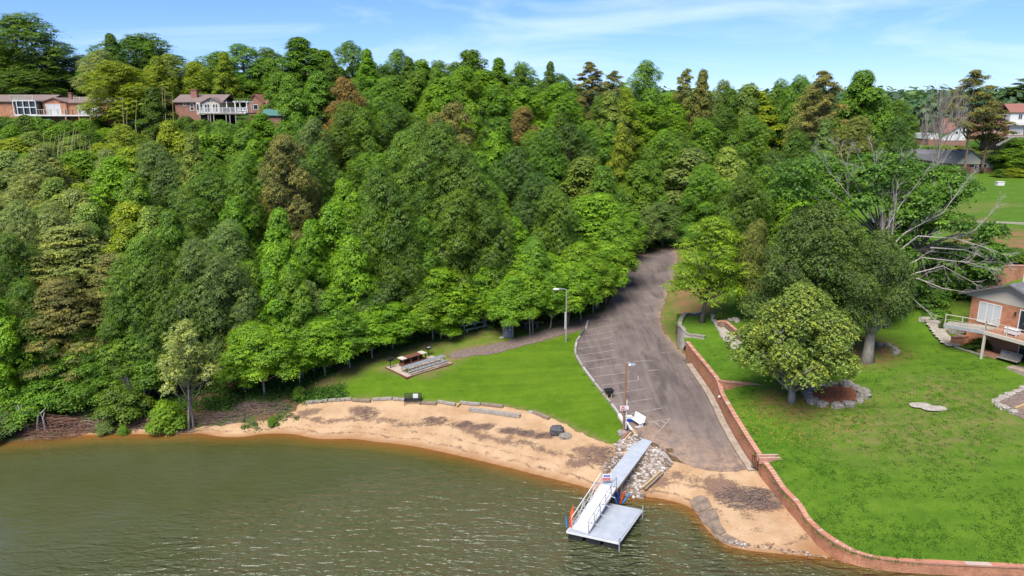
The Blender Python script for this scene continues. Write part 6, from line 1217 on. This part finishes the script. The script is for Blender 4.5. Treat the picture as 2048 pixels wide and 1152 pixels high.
# upper right white house; zoom scale 6.4
DH = 200; p0 = PD(1800+900/6.4, 200+560/6.4, DH); root = empty('white_house', p0, label='large house with red-brown roofs, white gable ends and a grey deck, upper right', cat='house'); s6 = 6.4*1450/DH/1.0
u = lambda x: (x-900)/6.4*DH/1450
v = lambda y: (560-y)/6.4*DH/1450/.98
gx0, gx1 = u(520), u(840)
MB().box(u(370), u(840), 0, 9, v(580), v(505)).build('wall', M['redbrick'], root, label='brick ground floor at the left end')
MB().add([(u(500), -.05, v(520)), (u(825), -.05, v(520)), (u(838), -.05, v(310)), (u(770), -.05, v(305)), (u(690), -.05, v(370)), (u(600), -.05, v(440)), (u(500), -.05, v(520)), (u(840), .2, v(520)), (u(838), .2, v(310))], [(0, 1, 2, 3, 4, 5), (1, 7, 8, 2)]).build('gable_wall', M['white'], root)
def slab4(m, Q, th=.2): return m.add(Q+[(a, b, c+th) for a, b, c in Q], [(0, 3, 2, 1), (4, 5, 6, 7), (0, 1, 5, 4), (1, 2, 6, 5), (2, 3, 7, 6), (3, 0, 4, 7)])
m = MB(); slab4(m, [(u(480), -.5, v(440)), (u(600), -.5, v(430)), (u(780), 3.5, v(265)), (u(600), 3.5, v(265))]); slab4(m, [(u(600), -.48, v(430)), (u(700), -.48, v(365)), (u(800), -.4, v(290)), (u(780), 3.5, v(265))]); slab4(m, [(u(600), 3.5, v(265)), (u(780), 3.5, v(265)), (u(800), 8, v(420)), (u(560), 8, v(420))]); m.build('roof', M['redshingle'], root)
MB().box(u(370), u(500), .2, 8, v(520), v(440)).build('wall', M['white'], root)
MB().box(u(830), u(1310), .5, 9, v(520), v(350)).build('wall', M['brick'], root); slab4(slab4(MB(), [(u(800), 0, v(352)), (u(1320), 0, v(352)), (u(1330), 4.5, v(250)), (u(800), 4.5, v(250))]), [(u(800), 4.5, v(250)), (u(1330), 4.5, v(250)), (u(1330), 9.5, v(352)), (u(800), 9.5, v(352))]).build('roof', M['redshingle'], root)
MB().box(u(1330), u(1900), -.6, 8, v(310), v(188)).build('upper_wall', M['white'], root); MB().box(u(1335), u(1900), -.2, 8, v(520), v(336)).build('wall', M['redbrick'], root); MB().box(u(1290), u(1900), -1.2, -.6, v(336), v(312)).build('eave', M['white'], root)
slab4(slab4(MB(), [(u(1310), -.9, v(190)), (u(1910), -.9, v(190)), (u(1910), 3.4, v(88)), (u(1345), 3.4, v(88))]), [(u(1345), 3.4, v(88)), (u(1910), 3.4, v(88)), (u(1910), 8.5, v(190)), (u(1310), 8.5, v(190))]).build('roof', M['redshingle'], root)
window(root, u(1432), u(1475), v(262), v(205), -.6, nx_=2); window(root, u(1200), u(1250), v(412), v(362), .5); window(root, u(1035), u(1070), v(405), v(370), .5); window(root, u(1360), u(1525), v(450), v(350), -.2, 'curtain', name='glass_door')
window(root, u(690), u(725), v(440), v(412), -.05); window(root, u(1030), u(1065), v(500), v(420), .5, 'redbrick' if False else 'glass', name='door')
MB().box(u(1000), u(1900), -3.6, .4, v(478), v(468)).build('deck', M['greywood'], root); railing(root, [(u(1300), -3.5, v(468)), (u(1900), -3.5, v(468))], 1.2, 'greywood', .35, 'railing', .06, 1.8); railing(root, [(u(1000), -3.5, v(468)), (u(1180), -3.5, v(468))], 1.2, 'greywood', .35, 'railing', .06, 1.8)
MB().bar((u(1290), -3.8, v(470)), (u(1100), -4.2, v(570)), .2, .3).bar((u(1290), -4.6, v(470)), (u(1100), -5.0, v(570)), .2, .3).bar((u(1290), -4.6, v(420)), (u(1100), -5.0, v(515)), .1).build('stairs', M['greywood'], root); MB().box(u(1010), u(1900), -2.5, -.3, v(620), v(480)).build('painted_deck_shade', M['dark'], root, label='near-black panel painted as the shade under the deck')  # near-black box painted in place of the shade below the deck
for x in (1310, 1380, 1450, 1560): MB().box(u(x)-.15, u(x)+.15, -3.6, -3.3, v(650), v(478)).build('post', M['greywood'], root)
# brick gable house with grey roof
DG = 172; p0 = PD(1800+1030/6.4, 200+985/6.4, DG); root = empty('brick_house', p0, R(0), label='brick house with long grey roof and pale triangular gable on the right hillside', cat='house')
u = lambda x: (x-1030)/6.4*DG/1450
v = lambda y: (985-y)/6.4*DG/1450/.98
MB().box(u(880), u(1172), 0, 6, v(1060), v(862)).build('wall', M['redbrick'], root); MB().box(u(1080), u(1172), -.06, -.01, v(868), v(825)).build('trim', M['cream'], root)
MB().add([(u(665), -.05, v(828)), (u(1080), -.05, v(828)), (u(1172), -.05, v(862)), (u(865), -.05, v(672)), (u(665), .1, v(828)), (u(1172), .1, v(862)), (u(865), .1, v(672))], [(0, 1, 2, 3), (0, 3, 6, 4), (3, 2, 5, 6)]).build('gable', M['cream'], root)
MB().box(u(20), u(880), .3, 6, v(1060), v(835)).build('wall', M['redbrick'], root)
slab4(MB(), [(u(-60), 1.0, v(740)), (u(655), -.5, v(832)), (u(865), -.4, v(668)), (u(250), 4.5, v(668))], .18).build('roof', M['greyshingle'], root); slab4(MB(), [(u(850), -.5, v(665)), (u(1190), -.5, v(868)), (u(1200), 6, v(868)), (u(870), 6, v(665))], .18).build('roof', M['greyshingle'], root)
slab4(MB(), [(u(-60), 1.0, v(738)), (u(-60), .6, v(850)), (u(650), -.55, v(850)), (u(655), -.5, v(832))], .1).build('fascia', M['dark'], root)
window(root, u(935), u(980), v(905), v(845), 0, nx_=1)
g = G(1999, 371); tag(MB().box(-.7, .7, -.45, .45, -.2, .7).box(-.78, .78, -.5, .5, .7, .82).build('utility_box', M['signwhite'], loc=tuple(g)), 'pale utility box on the far lawn below the brick gable house', 'utility box')
# house roof glimpsed through the trees
g = PD(1560, 415, 100); rt = empty('garden_shed', (g[0], g[1], H(g[0], g[1])), R(20), label='grey roofed shed glimpsed through leaves left of the spreading tree', cat='shed'); MB().box(-2.5, 2.5, -2, 2, -.5, 2.0).build('wall', M['cream'], rt); gable_roof(MB(), -2.5, 2.5, -2, 2, 2.0, 1.1).build('roof', M['greyshingle'], rt)
# ------------------------------------------------------------------ brick house with deck at the right edge; zoom scale 5.76
ZD = 9.75; zx = lambda x, y: (1848+x/5.76, 540+y/5.76)
A_, B_ = P(*zx(700, 700), ZD), P(*zx(1152, 822), ZD); yaw = math.atan2((B_-A_)[1], (B_-A_)[0]); ZP = 7.0
root = empty('brick_house', (A_[0], A_[1], ZP), yaw, label='two-storey orange brick house with cream siding gable and deck at the right edge', cat='house'); HD = ZD-ZP
ca, sa = math.cos(yaw), math.sin(yaw)
def loc_of(px, py, z):      # local x, y of the pixel at height z
    p = P(px, py, z)-np.array([A_[0], A_[1], 0]); return (p[0]*ca+p[1]*sa, -p[0]*sa+p[1]*ca)
def u_on(x, yl):            # local x at which the zoom column x crosses the plane y=yl (at deck height)
    best = None
    for k in np.linspace(-8, 14, 441):
        w = np.array([A_[0]+k*ca-yl*sa, A_[1]+k*sa+yl*ca, ZD+.9]); q = proj(w)[0]
        if best is None or abs(q-(1848+x/5.76)) < best[0]: best = (abs(q-(1848+x/5.76)), k)
    return best[1]
YF = 2.3
xl = u_on(532, YF); w0, w1 = u_on(632, YF), u_on(872, YF); d0 = u_on(1100, YF)
MB().box(xl, 13, YF, YF+10, -.6, HD+2.35).build('wall', M['brick'], root)
xm = u_on(965, YF); zt = HD+2.35
m = MB(); h_ = 1.75; m.add([(xl-.5, YF-.02, zt), (13, YF-.02, zt), (13, YF-.02, zt+.3), (xm, YF-.02, zt+h_+.15), (xl-.5, YF-.02, zt+.25), (xl-.5, YF+.1, zt), (13, YF+.1, zt), (xm, YF+.1, zt+h_+.15)], [(0, 1, 2, 3, 4)]).build('gable', M['cream'], root)
rr_ = slab4(slab4(MB(), [(xl-.9, YF-.7, zt+.1), (xm, YF-.7, zt+h_+.2), (xm, YF+10, zt+h_+.2), (xl-.9, YF+10, zt+.1)], .14), [(xm, YF-.7, zt+h_+.2), (2*xm-xl+.9, YF-.7, zt+.1), (2*xm-xl+.9, YF+10, zt+.1), (xm, YF+10, zt+h_+.2)], .14).build('roof', M['greyshingle'], root)
MB().box(xm-1.2, xm-.2, YF+3.5, YF+4.3, zt+.9, zt+2.5).build('chimney', M['white'], rr_)
window(root, w0, w1, HD+.15, HD+2.0, YF, 'curtain', nx_=3); window(root, d0, d0+2.6, HD+.05, HD+2.1, YF, 'glass', nx_=2, name='glass_door')
MB().tube([(u_on(1045, YF), YF-.15, HD+1.6), (u_on(1045, YF), YF-.15, HD+1.85)], .09, 8).build('wall_lamp', M['blackmetal'], root)
MB().box(0, 13, 0, YF-.01, HD-.14, HD).build('deck', M['wdeck'], root); MB().box(-.05, 13, -.16, -.01, HD-.32, HD+.01).build('fascia', M['cream'], root)
lx, ly = loc_of(*zx(240, 620), ZD); MB().add([(0, -.1, HD-.12), (0, YF-.1, HD-.12), (lx-.3, ly+1.2, HD-.12), (lx, ly-.1, HD-.12), (0, -.1, HD+.02), (0, YF-.1, HD+.02), (lx-.3, ly+1.2, HD+.02), (lx, ly-.1, HD+.02)], [(3, 2, 1, 0), (4, 5, 6, 7), (0, 1, 5, 4), (1, 2, 6, 5), (2, 3, 7, 6), (3, 0, 4, 7)]).build('ramp', M['palestone'], root)
MB().bar((0, -.13, HD-.15), (lx, ly-.15, HD-.15), .1, .3).build('ramp_beam', M['galv'], root)
def rail3(pts, name='railing'):
    m = MB()
    for a, b in zip(pts[:-1], pts[1:]):
        a, b = Vector(a), Vector(b); up = Vector((0, 0, 1)); l = (b-a).length; m.bar(a+up*.95, b+up*.95, .06); m.bar(a+up*.5, b+up*.5, .025)
        for k in range(int(l/1.9)+2): p = a.lerp(b, min(1, k*1.9/l)); m.bar(p, p+up*.95, .07)
    return m.build(name, M['cream'], root)
rail3([(.05, 0, HD), (13, 0, HD)]); rail3([(0, 0, HD), (lx, ly, HD)]); rail3([(.05, 0, HD), (.05, YF-.5, HD)])
for x in (0.1, 5.2, 10.4): MB().box(x-.09, x+.09, -.12, .06, -.3, HD-.33).build('post', M['cream'], root)
window(root, u_on(620, YF), u_on(700, YF), HD-.95, HD-.4, YF, 'curtain', name='basement_window'); window(root, u_on(770, YF), u_on(850, YF), HD-.95, HD-.4, YF, 'curtain', name='basement_window')
window(root, u_on(1110, YF)+.3, u_on(1110, YF)+3.2, .1, HD-.5, YF, 'glass', nx_=2, name='glass_door')
MB().box(2.5, 13, -.2, YF-.02, -.5, .06).build('patio', M['concrete'], root)
def world(xl_, yl_, z): return (A_[0]+xl_*ca-yl_*sa, A_[1]+xl_*sa+yl_*ca, z)
bx = u_on(1020, .9); c = empty('patio_table', world(bx, 1.0, ZD), yaw, label='small white wicker table on the red deck of the right house', cat='table'); MB().box(-.6, .6, -.35, .35, .55, .62).build('table_top', M['white'], c); MB().box(-.55, .55, -.3, .3, .12, .54).build('body', M['signwhite'], c); [MB().box(x-.04, x+.04, y-.04, y+.04, 0, .12).build('leg', M['white'], c) for x in (-.5, .5) for y in (-.25, .25)]
bx = u_on(960, .6)+.4; c = empty('garden_bench', world(bx, .9, ZP), yaw+.1, label='grey swing bench hanging under the deck of the right house', cat='bench')
MB().box(-.9, .9, -.3, .3, .42, .48).build('seat', M['greywood'], c); MB().add([(-.9, .3, .45), (.9, .3, .45), (.9, .5, 1.05), (-.9, .5, 1.05), (-.9, .35, .45), (.9, .35, .45), (.9, .55, 1.05), (-.9, .55, 1.05)], [(0, 1, 2, 3), (7, 6, 5, 4), (0, 4, 5, 1), (1, 5, 6, 2), (2, 6, 7, 3), (3, 7, 4, 0)]).build('backrest', M['greywood'], c); [MB().tube([(x, .3, .45), (x, .2, HD-.16)], .015, 4).build('chain', M['blackmetal'], c) for x in (-.85, .85)]
# stone steps down the slope
sp = [G(*zx(x, y)) for x, y in [(95, 610), (110, 640), (130, 668), (150, 695), (175, 720), (195, 750), (220, 780), (250, 812), (280, 842), (318, 872)]]
root = empty('stone_steps', sp[0], label='curving flight of pale stone steps beside the right house', cat='steps'); o = sp[0]
for i, p in enumerate(sp): MB().rock((0, 0, 0), .8, .42, .16, 30+i, (9, 4)).build('step', M['palestone'], root, loc=tuple((p-o)+[0, 0, .12]))
rock_row('stone_edging', [zx(170, 680), zx(215, 710), zx(245, 745), zx(285, 775)], .28, 'stones along the house side of the pale steps', M['palestone'], seed=7)
rock_row('stone_edging', [zx(0, 580), zx(60, 560), zx(150, 540), zx(230, 530), zx(290, 545)], .32, 'pale stone rim above the steps and walkway', M['palestone'], seed=8)
rock_row('stone_edging', [zx(200, 640), zx(260, 690), zx(330, 720), zx(420, 735), zx(500, 715), zx(560, 735)], .3, 'rocks in the planting bed under the walkway', M['stone'], seed=9)
bw = [G(*zx(x, y)) for x, y in [(300, 868), (420, 872), (560, 850)]]
wall_strip('brick_wall', [(p[0], p[1], p[2]-.3, p[2]+.95) for p in bw], .25, M['brick'], M['redbrick'], label='low red brick planter wall between the steps and the deck', cat='wall')
bw = [G(*zx(x, y)) for x, y in [(350, 895), (520, 948), (690, 1000)]]; wall_strip('concrete_edging', [(p[0], p[1], p[2]-.2, p[2]+.16) for p in bw], .15, M['palestone'], M['palestone'], label='pale thin kerb between the lawn and the deck planting bed', cat='edging')
p = G(*zx(750, 985)); tag(MB().box(-.9, .9, -.35, .35, -.3, .35).build('brick_step', M['capbrick'], loc=tuple(p)), 'low brick block at the foot of the deck post', 'brick step').rotation_euler = (0, 0, yaw)
# tall orange brick retaining wall behind that house
bw = [PD(1968, 574, 78), PD(1990, 573, 78), PD(2048, 586, 79), PD(2140, 596, 80)]; zt_ = [z_at(p[0], p[1], y) for p, y in zip(bw, (534, 531, 531, 534))]
wall_strip('brick_wall', [(p[0], p[1], p[2]-2, z) for p, z in zip(bw, zt_)], .35, M['brick'], M['capbrick'], label='tall orange brick wall behind the deck house at the right edge', cat='wall')
p = PD(1986, 566, 77.4); MB_ = MB().box(-.8, .8, -.35, .35, -3, 1.9).build('brick_pier', M['redbrick'], loc=tuple(p)); tag(MB_, 'darker brick pier at the left end of the tall orange brick wall', 'brick pier')
timber('stone_kerb', (1950, 446), (2060, 450), .3, M['palestone'], 'thin pale kerb line across the far lawn above the bare earth bank', 'kerb', g=G)
# path corner at the right edge
q = [G(*t) for t in [(1994, 805), (2060, 772), (2075, 850), (2044, 838), (2010, 820)]]; c0 = sum(q)/5; m = MB(); m.add([tuple(p-c0+[0, 0, .05]) for p in q], [(0, 4, 3, 2, 1)]); tag(m.build('gravel_bed', M['gravel'], loc=tuple(c0)), kind='structure')
timber('loose_board', (2030, 820), (2060, 808), .2, M['pinewood'], 'orange timber across the gravel corner at the right edge', 'board', g=G)
# ------------------------------------------------------------------ labels of the trees: colour, kind and where they stand
import collections
KW = {'oak': 'broadleaf tree', 'maple': 'broadleaf tree', 'tulip': 'tall pointed tree', 'layered': 'layered young tree', 'pine': 'tall open pine', 'roundpine': 'dense round-topped pine', 'hemlock': 'flat layered hemlock', 'shrub': 'bush', 'cedar': 'dense evergreen', 'cedarhi': 'dense evergreen', 'magnolia': 'magnolia', 'locust': 'tree', 'silver': 'tree'}
def place_words(px, top):
    if px > 1340 and top > 380: return 'on the right-hand yard'
    row = 'on the skyline' if top < 165 else 'high on the slope' if top < 270 else 'halfway up the slope' if top < 400 else 'low on the slope' if top < 540 else 'in the front row'
    L_ = [(60, 'at the far left edge'), (170, 'near the left edge'), (280, 'above the grey driftwood bank'), (430, 'above the silvery tree'), (560, 'above the left sandy bank'), (700, 'above the left lawn end'), (840, 'above the picnic slab'), (960, 'above the white bleacher'), (1080, 'above the portable toilet'), (1190, 'above the metal street lamp'), (1300, 'left of the road head'), (1420, 'behind the road head'), (1560, 'behind the lime tree'), (1700, 'behind the magnolia'), (1830, 'behind the dead-limbed tree'), (1960, 'by the bare tree'), (9999, 'at the far right')]
    return row+' '+[w_ for x_, w_ in L_ if px < x_][0]
gr = collections.defaultdict(list)
for t in TREES:
    r_ = t['root']
    if 'label' in r_: continue
    w_ = t['words'] or 'green'; t['key'] = (w_, KW[t['kind']], place_words(t['px'], t['top'])); gr[t['key']].append(t)
for (w_, k_, pw), ts in gr.items():
    ts.sort(key=lambda t: t['px']); n = len(ts)
    for i, t in enumerate(ts):
        r_ = t['root']
        if n == 1: lb = f'{w_} {k_} {pw}'
        elif n == 2: lb = f'{["left", "right"][i]} of two: {w_} {k_} {pw}'
        elif n == 3: lb = f'{["leftmost", "middle", "rightmost"][i]} of three: {w_} {k_} {pw}'
        else: lb = f'{ORD[i] if i < 14 else "last"} from left: {w_} {k_} {pw}'
        r_['label'] = ' '.join(lb.split()[:16]); r_['category'] = 'bush' if t['kind'] == 'shrub' else 'tree'; r_['group'] = 'trees of the wood' if t['kind'] != 'shrub' else 'bushes on the slopes'
silver['label'] = 'silvery yellow tree with pale twin trunks on the left shore'; mag_t['label'] = 'dense rounded magnolia with yellow-green glossy leaves on the yard'; loc_t['label'] = 'vivid lime green tree with dark trunk at the road bend'
ced1['label'] = 'broad dark olive evergreen directly behind the magnolia'; ced2['label'] = 'dark evergreen with a thick pale flared trunk right of the magnolia'
for t_ in (silver, mag_t, loc_t, ced1, ced2):
    t_['category'] = 'tree'
    if 'group' in t_: del t_['group']
